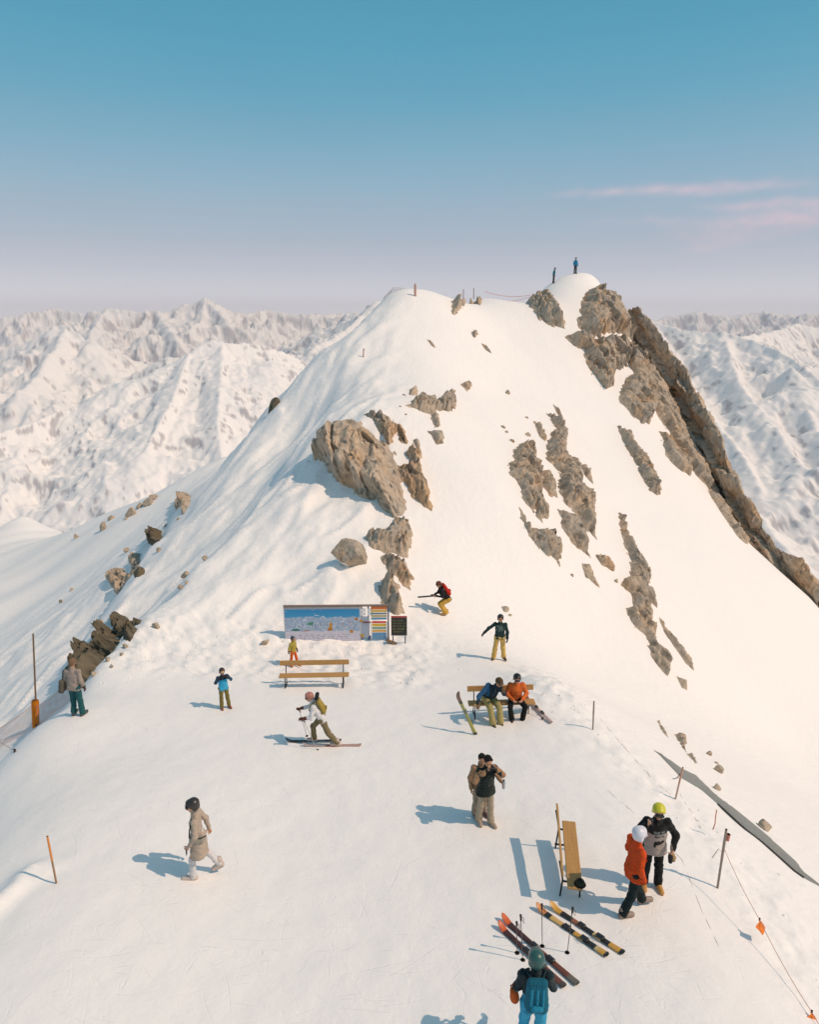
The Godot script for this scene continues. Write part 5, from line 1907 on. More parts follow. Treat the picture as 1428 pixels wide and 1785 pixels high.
func person(label: String, foot: Vector3, yaw: float, tall: float, p: Dictionary, w: Dictionary, fine := 0.02) -> Node3D:
	var o := thing("person", label, "person", foot, deg_to_rad(yaw), w.get("group", "people on the snow"))
	o.scale = Vector3.ONE * tall / 1.75
	var spine: Vector3 = (p.neck - p.hips).normalized()
	var ahead := Vector3(0, 0, 1)
	ahead = (ahead - spine * ahead.dot(spine)).normalized()
	var side := spine.cross(ahead)
	var s: float = w.get("stout", 1.0) * 0.87
	# the body, one surface from head to feet
	var torso := [cap(p.hipL, p.chest + side * 0.05, 0.07, 0.07), cap(p.hipR, p.chest - side * 0.05, 0.07, 0.07), cap(p.chest, p.neck, 0.075, 0.05), cap(p.chest, p.shL, 0.065, 0.045), cap(p.chest, p.shR, 0.065, 0.045), cap(p.neck - spine * 0.03, p.head, 0.055, 0.05)]
	for k in ["L", "R"]:
		torso.append_array([cap(p["sh" + k], p["el" + k], 0.05, 0.04), cap(p["el" + k], p["wr" + k], 0.04, 0.028), cap(p["hip" + k], p["knee" + k], 0.085, 0.056), cap(p["knee" + k], p["ank" + k], 0.056, 0.036), cap(p["ank" + k], p["toe" + k], 0.036, 0.028)])
	var tone: Color = skin_tones[w.get("skin", 0)]
	var st := SurfaceTool.new()
	st.begin(Mesh.PRIMITIVE_TRIANGLES)
	st.append_from(skin_over(torso, 0.03, 0.03), 0, Transform3D())
	st.append_from(skin_over(head_caps(p), 0.011 if fine < 0.025 else 0.02, 0.016), 0, Transform3D())
	for k in ["L", "R"]:
		var wr: Vector3 = p["wr" + k]
		var dir: Vector3 = p.get("hand" + k, wr - p["el" + k])
		var front: Vector3 = p.get("thumb" + k, ahead)
		var b := aim(wr, wr + dir, front)
		var hm := hand_mesh(k == "L", w.get("curl", 0.7), 0.004 if w.has("gloves") else 0.0)
		if w.has("gloves"):
			var g := part("glove", hm, cloth(w.gloves), o)
			g.transform = Transform3D(b, wr)
			part("glove_cuff", tube([wr - dir.normalized() * 0.09, wr - dir.normalized() * 0.02, wr + dir.normalized() * 0.015], [0.052, 0.05, 0.036], 10), cloth(w.gloves), o)
		else:
			st.append_from(hm, 0, Transform3D(b, wr))
	part("body", st.commit(), paint(tone, 0.6), o)
	# clothes
	var j: Color = w.jacket
	var hem: float = w.get("hem", 0.02)
	var coat := [cap(p.hips + side * 0.075 - spine * 0.03, p.chest + side * 0.075, 0.115 * s, 0.118 * s), cap(p.hips - side * 0.075 - spine * 0.03, p.chest - side * 0.075, 0.115 * s, 0.118 * s), cap(p.hips - spine * 0.03, p.chest + ahead * 0.015, 0.14 * s, 0.135 * s),
		cap(p.chest, p.neck - spine * 0.03, 0.12 * s, 0.075), cap(p.chest + side * 0.06 + spine * 0.06, p.shL, 0.10 * s, 0.078 * s), cap(p.chest - side * 0.06 + spine * 0.06, p.shR, 0.10 * s, 0.078 * s), cap(p.neck - spine * 0.05, p.neck + spine * w.get("collar", 0.03), 0.078, 0.074)]
	coat.append_array([cap(p.hips + side * 0.085 - spine * 0.02, p.hips + side * 0.085 - spine * 0.1, 0.112, 0.118), cap(p.hips - side * 0.085 - spine * 0.02, p.hips - side * 0.085 - spine * 0.1, 0.112, 0.118)])
	if hem > 0.06:
		var low: Vector3 = (p.kneeL + p.kneeR) * 0.5
		var end: Vector3 = p.hips.lerp(low, (hem + 0.13) * 2.15)
		coat.append_array([cap(p.hips + side * 0.06, end + side * 0.10, 0.13, 0.14), cap(p.hips - side * 0.06, end - side * 0.10, 0.13, 0.14), cap(p.hips, end, 0.15, 0.17)])
	for k in ["L", "R"]:
		coat.append(cap(p["sh" + k], p["el" + k], 0.076 * s, 0.066 * s))
		coat.append(cap(p["el" + k], p["wr" + k].lerp(p["el" + k], 0.06), 0.068 * s, 0.052 * s))
	var cuts := [[p.hips - spine * (hem + 0.07), -spine]]
	if hem > 0.06:
		cuts = [[p.hips - Vector3(0, hem + 0.07, 0), Vector3.DOWN]]
	var shift := foot.x * 13.0 + foot.z * 7.0
	if w.has("tint"):
		part("jacket", skin_over(coat, fine * 0.8, 0.035, cuts, 0.018, shift, w.tint), painted_cloth(), o)
	else:
		part("jacket", skin_over(coat, fine, 0.035, cuts, 0.020, shift), cloth(j), o)
	var front_zip := []
	for i in 6:
		var u := i / 5.0
		front_zip.append((p.hips + spine * 0.02).lerp(p.neck - spine * 0.03, u) + ahead * lerpf(lerpf(0.135, 0.152, minf(u * 2.0, 1.0)) * s, 0.082, smoothstep(0.6, 1.0, u)))
	part("zip", tube(front_zip, 0.006, 5), paint(Color(0.05, 0.05, 0.05) if j.get_luminance() > 0.1 else Color(0.2, 0.2, 0.2), 0.5), o)
	var t: Color = w.trousers
	var legs := [cap(p.hipL, p.hipR, 0.112, 0.112), cap(p.hips, p.hips + spine * 0.1, 0.118, 0.11)]
	for k in ["L", "R"]:
		var wide: float = w.get("wide", 1.0)
		legs.append(cap(p["hip" + k], p["knee" + k], 0.092 * wide, 0.076 * wide))
		legs.append(cap(p["knee" + k], p["ank" + k].lerp(p["knee" + k], 0.04), 0.076 * wide, 0.08 * wide))
	var lcuts := []
	for k in ["L", "R"]:
		var d: Vector3 = (p["ank" + k] - p["knee" + k]).normalized()
		var kn: Vector3 = p["knee" + k]
		var an: Vector3 = p["ank" + k]
		if d.y < -0.75:
			lcuts.append([Vector3(0, an.y - 0.035, 0), Vector3.DOWN])
	if lcuts.size() == 2:
		lcuts = [lcuts[0] if lcuts[0][0].y < lcuts[1][0].y else lcuts[1]]
	part("trousers", skin_over(legs, fine, 0.03, lcuts, 0.020, shift + 5.0), cloth(t), o)
	var bc: Color = w.get("boots", Color(0.05, 0.04, 0.04))
	for k in ["L", "R"]:
		var an: Vector3 = p["ank" + k]
		var to: Vector3 = p["toe" + k]
		var f := (to - an)
		f.y = 0
		f = f.normalized()
		var boot := part("boot", skin_over([cap(an + Vector3(0, 0.09, 0), an, 0.062, 0.058), cap(an - f * 0.045 + Vector3(0, -0.035, 0), to + Vector3(0, 0.01, 0), 0.052, 0.045), cap(an, to, 0.055, 0.04)], 0.016, 0.02), paint(bc, 0.5), o)
		part("boot_sole", skin_over([cap(an - f * 0.05 + Vector3(0, -0.075, 0), to + f * 0.015 + Vector3(0, -0.03, 0), 0.03, 0.027)], 0.014, 0.01), paint(w.get("soles", Color(0.03, 0.03, 0.03)), 0.8), boot)
	# what is on the head
	var hb := facing(p.look)
	var h: Vector3 = p.head
	var kind: String = w.get("hat", "helmet")
	var hc: Color = w.get("hat_color", Color(0.03, 0.03, 0.03))
	if kind == "helmet":
		var shell := skin_over([cap(h + hb * Vector3(0, 0.055, -0.035), h + hb * Vector3(0, 0.055, 0.02), 0.112, 0.107), cap(h + hb * Vector3(-0.055, -0.02, -0.03), h + hb * Vector3(0.055, -0.02, -0.03), 0.062, 0.062), cap(h + hb * Vector3(0, 0.0, -0.05), h + hb * Vector3(0, 0.05, -0.04), 0.09, 0.11)], 0.012, 0.02, [[h + hb * Vector3(0, 0.022, 0.02), (hb * Vector3(0, -0.55, 0.84)).normalized()]])
		part("helmet", shell, paint(hc, 0.35), o)
	elif kind == "hair":
		part("hair", skin_over([cap(h + hb * Vector3(0, 0.045, -0.03), h + hb * Vector3(0, 0.055, 0.015), 0.093, 0.086), cap(h + hb * Vector3(0, 0.03, -0.05), h + hb * Vector3(0, -0.03, -0.05), 0.078, 0.06), cap(h + hb * Vector3(-0.04, 0.09, 0.05), h + hb * Vector3(0.05, 0.085, 0.055), 0.03, 0.028)], 0.012, 0.02, [[h + hb * Vector3(0, 0.035, 0.045), (hb * Vector3(0, -0.45, 0.9)).normalized()]], 0.012, shift), cloth(hc), o)
	else:
		part("beanie", skin_over([cap(h + hb * Vector3(0, 0.06, -0.03), h + hb * Vector3(0, 0.065, 0.01), 0.098, 0.094), cap(h + hb * Vector3(0, 0.03, -0.045), h + hb * Vector3(0, 0.0, -0.045), 0.09, 0.08), cap(h + hb * Vector3(0, 0.14, -0.03), h + hb * Vector3(0, 0.155, -0.03), 0.03, 0.024)], 0.012, 0.02, [[h + hb * Vector3(0, 0.03, 0.04), (hb * Vector3(0, -0.7, 0.7)).normalized()]], 0.006, shift), cloth(hc), o)
	if w.has("goggles"):
		var gy: float = w.get("goggles_up", 0.022)
		part("goggles", skin_over([cap(h + hb * Vector3(-0.045, gy, 0.075 + gy * 0.25), h + hb * Vector3(0.045, gy, 0.075 + gy * 0.25), 0.036, 0.036)], 0.011, 0.01), paint(w.goggles, 0.15), o)
	else:
		for k in [-1, 1]:
			part("eye", tube([h + hb * Vector3(0.031 * k, 0.008, 0.078), h + hb * Vector3(0.031 * k, 0.008, 0.0875)], [0.012, 0.007], 8), paint(Color(0.03, 0.02, 0.015), 0.3), o)
		part("mouth", tube([h + hb * Vector3(-0.02, -0.056, 0.092), h + hb * Vector3(0, -0.056, 0.0955), h + hb * Vector3(0.02, -0.056, 0.092)], 0.0045, 6), paint(Color(0.30, 0.10, 0.08), 0.6), o)
	return o


func backpack(label: String, who: Node3D, p: Dictionary, c: Color, dark: Color, size := 1.0, roll = null, pocket = null) -> Node3D:
	# hangs from the shoulders, so it stands with its wearer
	var spine: Vector3 = (p.neck - p.hips).normalized()
	var back := Vector3(0, 0, -1)
	back = (back - spine * back.dot(spine)).normalized()
	var side := spine.cross(back)
	var b := thing("backpack", label, "backpack")
	b.transform = who.transform
	var m: Vector3 = p.chest + back * (0.17 + 0.03 * size)
	var bag := []
	for k in [-1.0, 0.0, 1.0]:
		bag.append(cap(m + side * 0.085 * k * size - spine * 0.20 * size, m + side * 0.075 * k * size + spine * 0.17 * size, 0.085 * size, 0.072 * size))
	var sack := part("bag", skin_over(bag, 0.016, 0.03, [], 0.012, m.x * 9.0), cloth(c), b)
	part("front_pocket", skin_over([cap(m + back * 0.085 * size - spine * 0.14 * size - side * 0.04, m + back * 0.085 * size - spine * 0.14 * size + side * 0.04, 0.05 * size, 0.05 * size)], 0.015, 0.02, [], 0.008), cloth(pocket if pocket != null else c.darkened(0.25)), sack)
	part("lid", skin_over([cap(m + spine * 0.21 * size - side * 0.085, m + spine * 0.21 * size + side * 0.085, 0.062 * size, 0.062 * size)], 0.015, 0.02, [], 0.008), cloth(c.darkened(0.12)), sack)
	if pocket != null:
		for k in [-1.0, 0.0, 1.0]:
			part("side_stripe", tube([m + side * 0.075 * k * size + back * 0.055 * size + spine * 0.17 * size, m + side * 0.08 * k * size + back * 0.075 * size, m + side * 0.08 * k * size + back * 0.06 * size - spine * 0.2 * size], 0.024 * size, 6), cloth(pocket), sack)
	for k in [-1.0, 1.0]:
		var sh: Vector3 = p.shL if k < 0 else p.shR
		part("strap", tube([m + side * 0.06 * k + spine * 0.18 - back * 0.04, sh * 0.75 + p.neck * 0.25 + spine * 0.07, p.chest * 0.6 + sh * 0.4 - back * 0.16, p.chest + side * 0.11 * k - back * 0.12 - spine * 0.12, m + side * 0.12 * k - spine * 0.18 - back * 0.05], 0.02, 6), cloth(dark), b)
	if roll != null:
		part("rolled_hood", skin_over([cap(m + spine * 0.30 + back * 0.03 - side * 0.12, m + spine * 0.30 + back * 0.03 + side * 0.12, 0.055, 0.055)], 0.014, 0.02, [], 0.01), cloth(roll), b)
	return b


func in_world(who: Node3D, at: Vector3) -> Vector3:
	return who.transform * at


func phone(label: String, who: Node3D, at: Vector3, size: Vector3, c: Color, lens := false) -> Node3D:
	var f := thing("photo_camera" if lens else "phone", label, "camera" if lens else "phone", in_world(who, at), who.rotation.y)
	var case := part("case", block(size, 0.004), paint(c, 0.3), f)
	if lens:
		put("lens", tube([Vector3(0, 0, size.z * 0.4), Vector3(0, 0, size.z * 0.5 + 0.06)], [0.034, 0.03], 12), paint(Color(0.02, 0.02, 0.02), 0.2), case)
	else:
		put("display", block(Vector3(size.x * 0.9, size.y * 0.9, 0.002), 0.0005), paint(Color(0.02, 0.02, 0.025), 0.1), case, Vector3(0, 0, size.z * 0.5 + 0.001))
	return f


func build_people():
	var snow_white := Color(0.70, 0.67, 0.66)
	# a woman in a long beige coat walks to the left
	var p := pose(0.04, 0.03, {"hipL": Vector3(0.08, 0.90, 0), "kneeR": Vector3(-0.09, 0.50, -0.12), "ankR": Vector3(-0.09, 0.18, -0.33), "toeR": Vector3(-0.09, 0.05, -0.21), "kneeL": Vector3(0.09, 0.49, 0.13), "ankL": Vector3(0.09, 0.09, 0.15), "toeL": Vector3(0.09, 0.05, 0.33),
		"elL": Vector3(0.25, 1.12, 0.0), "wrL": Vector3(0.22, 0.90, 0.14), "elR": Vector3(-0.24, 1.12, -0.12), "wrR": Vector3(-0.25, 0.90, -0.16), "look": Vector3(0.15, -0.25, 1)})
	var coat := Color(0.48, 0.38, 0.295)
	var who := person("woman in a long beige coat and white trousers walking left alone across the plateau", snow_at(352, 1527), -82, 1.74, p, {"jacket": coat, "hem": 0.30, "trousers": snow_white, "wide": 0.82, "boots": Color(0.55, 0.45, 0.38), "hat": "helmet", "hat_color": Color(0.035, 0.03, 0.025), "goggles": Color(0.05, 0.025, 0.02), "goggles_up": 0.05, "curl": 0.9, "collar": 0.06, "skin": 1, "stout": 0.9}, 0.018)
	phone("black phone in the hand of the woman in the beige coat", who, Vector3(0.21, 0.79, 0.19), Vector3(0.075, 0.14, 0.012), Color(0.02, 0.02, 0.02))
	var bag := thing("belt_bag", "grey belt bag with black straps on the beige coat", "bag")
	bag.transform = who.transform
	part("pouch", skin_over([cap(Vector3(0.18, 0.99, 0.07), Vector3(0.17, 0.98, -0.10), 0.062, 0.058), cap(Vector3(0.18, 1.03, 0.07), Vector3(0.17, 1.03, -0.10), 0.05, 0.05)], 0.012, 0.03), cloth(Color(0.37, 0.33, 0.26)), bag)
	part("zip_band", tube([Vector3(0.225, 1.06, 0.08), Vector3(0.225, 1.065, -0.11), Vector3(0.17, 1.06, -0.18)], 0.012, 6), paint(Color(0.03, 0.03, 0.03), 0.6), bag)
	part("strap", tube([Vector3(0.19, 1.06, 0.12), Vector3(0.2, 1.22, 0.1), Vector3(0.12, 1.42, 0.06)], 0.014, 6), paint(Color(0.04, 0.04, 0.035), 0.8), bag)
	# the ski tourer in white
	p = pose(0.38, 0.10, {"hips": Vector3(0, 0.86, -0.06), "hipL": Vector3(0.09, 0.83, -0.06), "hipR": Vector3(-0.09, 0.83, -0.06), "kneeR": Vector3(-0.11, 0.50, 0.22), "ankR": Vector3(-0.12, 0.12, 0.20), "toeR": Vector3(-0.12, 0.08, 0.38), "kneeL": Vector3(0.11, 0.42, -0.22), "ankL": Vector3(0.12, 0.12, -0.46), "toeL": Vector3(0.12, 0.08, -0.29),
		"elR": Vector3(-0.26, 1.03, 0.32), "wrR": Vector3(-0.26, 0.98, 0.56), "elL": Vector3(0.25, 1.0, 0.22), "wrL": Vector3(0.24, 0.98, 0.42), "look": Vector3(0.1, -0.3, 1)})
	who = person("ski tourer in a white jacket and olive trousers striding left on skis", snow_at(560, 1298), -88, 1.74, p, {"jacket": Color(0.72, 0.70, 0.69), "trousers": Color(0.21, 0.165, 0.085), "boots": Color(0.55, 0.42, 0.36), "hat": "beanie", "hat_color": Color(0.48, 0.22, 0.17), "gloves": Color(0.13, 0.045, 0.03), "goggles": Color(0.16, 0.08, 0.05), "skin": 0}, 0.022)
	backpack("olive yellow backpack with a black roll on the ski tourer in white", who, p, Color(0.38, 0.27, 0.06), Color(0.32, 0.25, 0.1), 0.8, Color(0.02, 0.02, 0.02))
	var g := "skis of the ski tourer in white"
	var r1 := in_world(who, Vector3(-0.12, 0.03, -0.55))
	var r2 := in_world(who, Vector3(-0.12, 0.03, 1.0))
	ski("dark ski under the front foot of the ski tourer in white", r1, r2, [[0.0, Color(0.03, 0.03, 0.035)], [0.3, Color(0.05, 0.07, 0.08)], [0.8, Color(0.03, 0.03, 0.03)]], g, 0.09, false)
	ski("pinkish ski under the rear foot of the ski tourer in white", in_world(who, Vector3(0.12, 0.03, -1.12)), in_world(who, Vector3(0.12, 0.03, 0.50)), [[0.0, Color(0.48, 0.30, 0.25)], [0.4, Color(0.3, 0.1, 0.07)], [0.62, Color(0.4, 0.32, 0.3)]], g, 0.09, false)
	pole("thin pole held forward by the ski tourer in white", in_world(who, Vector3(-0.33, 0.0, 0.42)), in_world(who, Vector3(-0.26, 1.0, 0.62)), Color(0.5, 0.47, 0.46), "poles of the ski tourer in white", Color(0.12, 0.04, 0.03))
	pole("second pole of the ski tourer in white, slanting back", in_world(who, Vector3(0.34, 0.0, 0.05)), in_world(who, Vector3(0.25, 1.02, 0.46)), Color(0.5, 0.47, 0.46), "poles of the ski tourer in white", Color(0.12, 0.04, 0.03))
	# the child in blue who takes a picture
	p = pose(0.0, 0.0, {"elL": Vector3(0.30, 1.27, 0.10), "elR": Vector3(-0.30, 1.27, 0.10), "wrL": Vector3(0.10, 1.50, 0.22), "wrR": Vector3(-0.10, 1.50, 0.22), "kneeL": Vector3(0.13, 0.49, 0.03), "ankL": Vector3(0.17, 0.09, 0.0), "toeL": Vector3(0.2, 0.045, 0.17), "look": Vector3(0, -0.05, 1)})
	var yoke := func(q: Vector3) -> Color:
		return Color(0.02, 0.05, 0.09) if q.y > 1.34 or absf(q.x) > 0.25 else Color(0.045, 0.42, 0.68)
	who = person("child in a blue jacket and olive trousers lifting both hands to the face", snow_at(392, 1235), 30, 1.36, p, {"jacket": Color(0.04, 0.3, 0.5), "tint": yoke, "trousers": Color(0.22, 0.17, 0.045), "boots": Color(0.25, 0.08, 0.05), "hat": "helmet", "hat_color": Color(0.05, 0.03, 0.025), "goggles": Color(0.45, 0.33, 0.22), "gloves": Color(0.03, 0.03, 0.035)}, 0.024)
	phone("small dark camera held up by the child in blue", who, Vector3(0, 1.53, 0.27), Vector3(0.11, 0.07, 0.04), Color(0.03, 0.03, 0.03), true)
	# the child in yellow behind the bench
	p = pose(0.03, 0.0, {"kneeL": Vector3(0.11, 0.5, 0.12), "ankL": Vector3(0.12, 0.09, 0.20), "toeL": Vector3(0.13, 0.05, 0.37), "kneeR": Vector3(-0.11, 0.5, -0.04), "ankR": Vector3(-0.12, 0.1, -0.15), "toeR": Vector3(-0.13, 0.05, 0.02), "wrR": Vector3(-0.25, 0.92, -0.1), "elR": Vector3(-0.25, 1.14, -0.06)})
	var print_y := func(q: Vector3) -> Color:
		var n := r_fine.get_noise_3dv(q * 9.0)
		return Color(0.62, 0.46, 0.05) if n > 0.0 else Color(0.30, 0.24, 0.06)
	var kid := snow_at(512, 1161)
	person("small child in a yellow patterned jacket and orange trousers behind the bench", kid, 62, 1.16, p, {"jacket": Color(0.6, 0.45, 0.05), "tint": print_y, "trousers": Color(0.72, 0.12, 0.015), "boots": Color(0.6, 0.14, 0.03), "hat": "helmet", "hat_color": Color(0.03, 0.045, 0.075), "goggles": Color(0.35, 0.12, 0.08), "gloves": Color(0.03, 0.03, 0.03)}, 0.024)
	# the one in black with a red pack, low on the slope
	p = pose(0.42, 0.22, {"hips": Vector3(0, 0.70, -0.12), "hipL": Vector3(0.1, 0.68, -0.12), "hipR": Vector3(-0.1, 0.68, -0.12), "kneeL": Vector3(0.15, 0.48, 0.24), "ankL": Vector3(0.15, 0.12, 0.02), "toeL": Vector3(0.17, 0.06, 0.19), "kneeR": Vector3(-0.13, 0.44, 0.20), "ankR": Vector3(-0.14, 0.0, -0.12), "toeR": Vector3(-0.16, -0.04, 0.05),
		"elL": Vector3(0.28, 0.92, 0.20), "wrL": Vector3(0.12, 0.88, 0.40), "elR": Vector3(-0.27, 0.90, 0.22), "wrR": Vector3(-0.14, 0.86, 0.44), "look": Vector3(0, -0.25, 1)})
	who = person("person in a black jacket and yellow trousers crouching below the rocks", snow_at(776, 1071), -78, 1.78, p, {"jacket": Color(0.02, 0.02, 0.02), "trousers": Color(0.62, 0.36, 0.07), "wide": 1.15, "boots": Color(0.5, 0.26, 0.06), "hat": "beanie", "hat_color": Color(0.16, 0.06, 0.035), "goggles": Color(0.04, 0.03, 0.03), "skin": 0, "group": "people on the slope"}, 0.026)
	backpack("bright red backpack on the crouching person below the rocks", who, p, Color(0.55, 0.03, 0.015), Color(0.06, 0.02, 0.02), 1.05)
	var stick := thing("dark_board", "dark board held out level by the crouching person", "board", in_world(who, Vector3(-0.05, 0.84, 0.75)), who.rotation.y)
	part("board", block(Vector3(0.09, 0.05, 0.86), 0.012), paint(Color(0.025, 0.022, 0.02), 0.4), stick)
	put("binding", block(Vector3(0.08, 0.05, 0.12), 0.012), paint(Color(0.05, 0.045, 0.04), 0.6), stick, Vector3(0, 0.045, -0.2))
	# the one in dark green with an arm held out
	p = pose(0.0, 0.0, {"elR": Vector3(-0.40, 1.26, 0.05), "wrR": Vector3(-0.58, 1.08, 0.12), "kneeR": Vector3(-0.15, 0.49, 0.04), "ankR": Vector3(-0.20, 0.08, 0.03), "toeR": Vector3(-0.25, 0.045, 0.19), "kneeL": Vector3(0.13, 0.49, 0.0), "ankL": Vector3(0.17, 0.10, -0.08), "toeL": Vector3(0.24, 0.06, 0.07), "look": Vector3(0.1, -0.05, 1)})
	var chest_mark := func(q: Vector3) -> Color:
		if q.z > 0.05 and absf(q.x + 0.02) < 0.12 and q.y > 1.18 and q.y < 1.40 and r_fine.get_noise_3dv(q * 12.0) > 0.12:
			return Color(0.30, 0.36, 0.32)
		return Color(0.018, 0.045, 0.04)
	who = person("person in a dark green jacket and yellow trousers holding one arm out", snow_at(870, 1151), -8, 1.82, p, {"jacket": Color(0.02, 0.05, 0.045), "tint": chest_mark, "trousers": Color(0.72, 0.46, 0.13), "wide": 1.1, "boots": Color(0.10, 0.06, 0.04), "hat": "helmet", "hat_color": Color(0.03, 0.025, 0.02), "goggles": Color(0.30, 0.15, 0.10), "gloves": Color(0.03, 0.022, 0.02), "skin": 0}, 0.026)
	# two who sit on the far bench
	var c := snow_at(868, 1249)
	c = Vector3(c.x + 0.1, c.y, c.z - 0.1)
	var sit := {"hips": Vector3(0, 0.56, 0), "hipL": Vector3(0.11, 0.55, 0.02), "hipR": Vector3(-0.11, 0.55, 0.02), "kneeL": Vector3(0.22, 0.52, 0.44), "kneeR": Vector3(-0.22, 0.52, 0.44), "ankL": Vector3(0.15, 0.09, 0.42), "ankR": Vector3(-0.15, 0.09, 0.42), "toeL": Vector3(0.17, 0.045, 0.60), "toeR": Vector3(-0.17, 0.045, 0.60),
		"elL": Vector3(0.30, 0.76, 0.10), "elR": Vector3(-0.30, 0.76, 0.10), "wrL": Vector3(0.12, 0.68, 0.34), "wrR": Vector3(-0.12, 0.68, 0.34), "look": Vector3(0, -0.3, 1)}
	p = pose(0.15, 0.39, sit)
	person("person in an orange jacket and black trousers sitting with hands together", Vector3(c.x + 0.42, c.y, c.z + 0.02), 0, 1.78, p, {"jacket": Color(0.70, 0.15, 0.03), "trousers": Color(0.012, 0.012, 0.012), "boots": Color(0.06, 0.03, 0.03), "hat": "helmet", "hat_color": Color(0.015, 0.013, 0.012), "goggles": Color(0.06, 0.03, 0.025), "curl": 0.9, "skin": 1, "stout": 1.08}, 0.024)
	var sit2 := sit.duplicate()
	sit2.merge({"kneeL": Vector3(0.20, 0.50, 0.46), "kneeR": Vector3(-0.08, 0.53, 0.48), "ankL": Vector3(0.20, 0.09, 0.62), "ankR": Vector3(-0.02, 0.09, 0.62), "toeL": Vector3(0.24, 0.045, 0.79), "toeR": Vector3(0.0, 0.045, 0.80), "elL": Vector3(0.36, 0.86, 0.34), "wrL": Vector3(0.26, 1.06, 0.50), "elR": Vector3(-0.34, 0.72, 0.18), "wrR": Vector3(-0.42, 0.62, 0.42), "look": Vector3(0.5, -0.35, 1), "chest": Vector3(0.07, 0.85, 0.12), "neck": Vector3(0.15, 1.03, 0.19), "head": Vector3(0.22, 1.17, 0.26), "shL": Vector3(0.29, 0.95, 0.22), "shR": Vector3(-0.05, 1.02, 0.10)}, true)
	p = pose(0.5, 0.39, sit2)
	var blue := func(q: Vector3) -> Color:
		return Color(0.03, 0.11, 0.22) if q.x < -0.04 and q.y > 0.72 else Color(0.012, 0.03, 0.045)
	who = person("person in a dark blue jacket and sand trousers bending over a ski", Vector3(c.x - 0.38, c.y, c.z + 0.02), 8, 1.80, p, {"jacket": Color(0.01, 0.03, 0.05), "tint": blue, "trousers": Color(0.42, 0.34, 0.13), "wide": 1.15, "boots": Color(0.10, 0.08, 0.05), "hat": "beanie", "hat_color": Color(0.09, 0.06, 0.03), "goggles": Color(0.05, 0.03, 0.02), "gloves": Color(0.22, 0.12, 0.06), "stout": 1.1, "skin": 0}, 0.024)
	var low := snow_at(829, 1281)
	ski("yellow ski leaning up against the person in dark blue", low, point(795, 1208, -low.z + 0.45), [[0.0, Color(0.08, 0.07, 0.04)], [0.05, Color(0.55, 0.46, 0.12)], [0.3, Color(0.42, 0.38, 0.12)], [0.5, Color(0.22, 0.22, 0.14)], [0.6, Color(0.45, 0.40, 0.14)], [0.74, Color(0.06, 0.06, 0.04)], [0.8, Color(0.28, 0.16, 0.1)]], "", 0.15, true, 1.45)
	var q1 := snow_at(948, 1258)
	pole("pole lying on the churned snow right of the far bench", q1 + Vector3(0, 0.05, 0), snow_at(905, 1228) + Vector3(0, 0.3, 0), Color(0.45, 0.25, 0.2), "poles lying right of the far bench")
	pole("second pole leaning on the bench end by the orange jacket", snow_at(917, 1243) + Vector3(0, 0.03, 0), point(902, 1222, -q1.z + 0.3), Color(0.08, 0.07, 0.07), "poles lying right of the far bench")
	ski("pinkish ski lying on the mound right of the far bench", snow_at(962, 1264) + Vector3(0, 0.03, 0), snow_at(915, 1216) + Vector3(0, 0.06, 0), [[0.0, Color(0.5, 0.36, 0.32)], [0.5, Color(0.55, 0.30, 0.22)], [0.8, Color(0.35, 0.12, 0.08)]], "")
	# two who stand close together with a camera
	p = pose(0.06, 0.0, {"elL": Vector3(0.33, 1.27, 0.14), "elR": Vector3(-0.33, 1.27, 0.12), "wrL": Vector3(0.10, 1.53, 0.19), "wrR": Vector3(-0.10, 1.53, 0.19), "kneeL": Vector3(0.10, 0.49, 0.05), "ankL": Vector3(0.11, 0.09, 0.08), "toeL": Vector3(0.13, 0.045, 0.25), "kneeR": Vector3(-0.10, 0.49, -0.03), "ankR": Vector3(-0.11, 0.10, -0.08), "toeR": Vector3(-0.14, 0.05, 0.08), "look": Vector3(-0.1, -0.15, 1)})
	var vest := func(q: Vector3) -> Color:
		return Color(0.40, 0.22, 0.11) if absf(q.x) > 0.27 or (q.y > 1.42 and absf(q.x) > 0.14 and q.z > 0.07) else Color(0.012, 0.022, 0.018)
	var f := snow_at(845, 1437)
	who = person("person in a black vest and beige trousers lifting a camera to the face", f, 22, 1.74, p, {"jacket": Color(0.012, 0.02, 0.018), "tint": vest, "hem": 0.07, "trousers": Color(0.43, 0.34, 0.24), "boots": Color(0.38, 0.28, 0.2), "hat": "hair", "hat_color": Color(0.012, 0.010, 0.009), "curl": 1.1, "skin": 0, "stout": 1.04}, 0.018)
	phone("black camera held to the face by the person in the black vest", who, Vector3(0.0, 1.57, 0.245), Vector3(0.13, 0.085, 0.05), Color(0.015, 0.015, 0.015), true)
	p = pose(0.05, 0.0, {"elL": Vector3(0.34, 1.20, 0.10), "wrL": Vector3(0.40, 1.10, 0.32), "look": Vector3(-0.3, -0.1, 1)})
	who = person("dark haired person in a tan jacket standing half hidden behind the photographer", Vector3(f.x - 0.09, surface_y(f.x - 0.09, f.z - 0.30), f.z - 0.30), 20, 1.61, p, {"jacket": Color(0.38, 0.23, 0.13), "trousers": Color(0.36, 0.28, 0.21), "boots": Color(0.10, 0.06, 0.055), "hat": "hair", "hat_color": Color(0.014, 0.011, 0.010), "skin": 0, "stout": 1.05}, 0.02)
	var can := thing("flask", "small silver flask held by the half hidden person in tan", "flask", in_world(who, Vector3(0.42, 1.06, 0.40)))
	part("flask_body", tube([Vector3(0, -0.09, 0), Vector3(0, 0.06, 0), Vector3(0, 0.09, 0)], [0.035, 0.036, 0.02], 12), paint(Color(0.45, 0.52, 0.58), 0.25, 0.7), can)
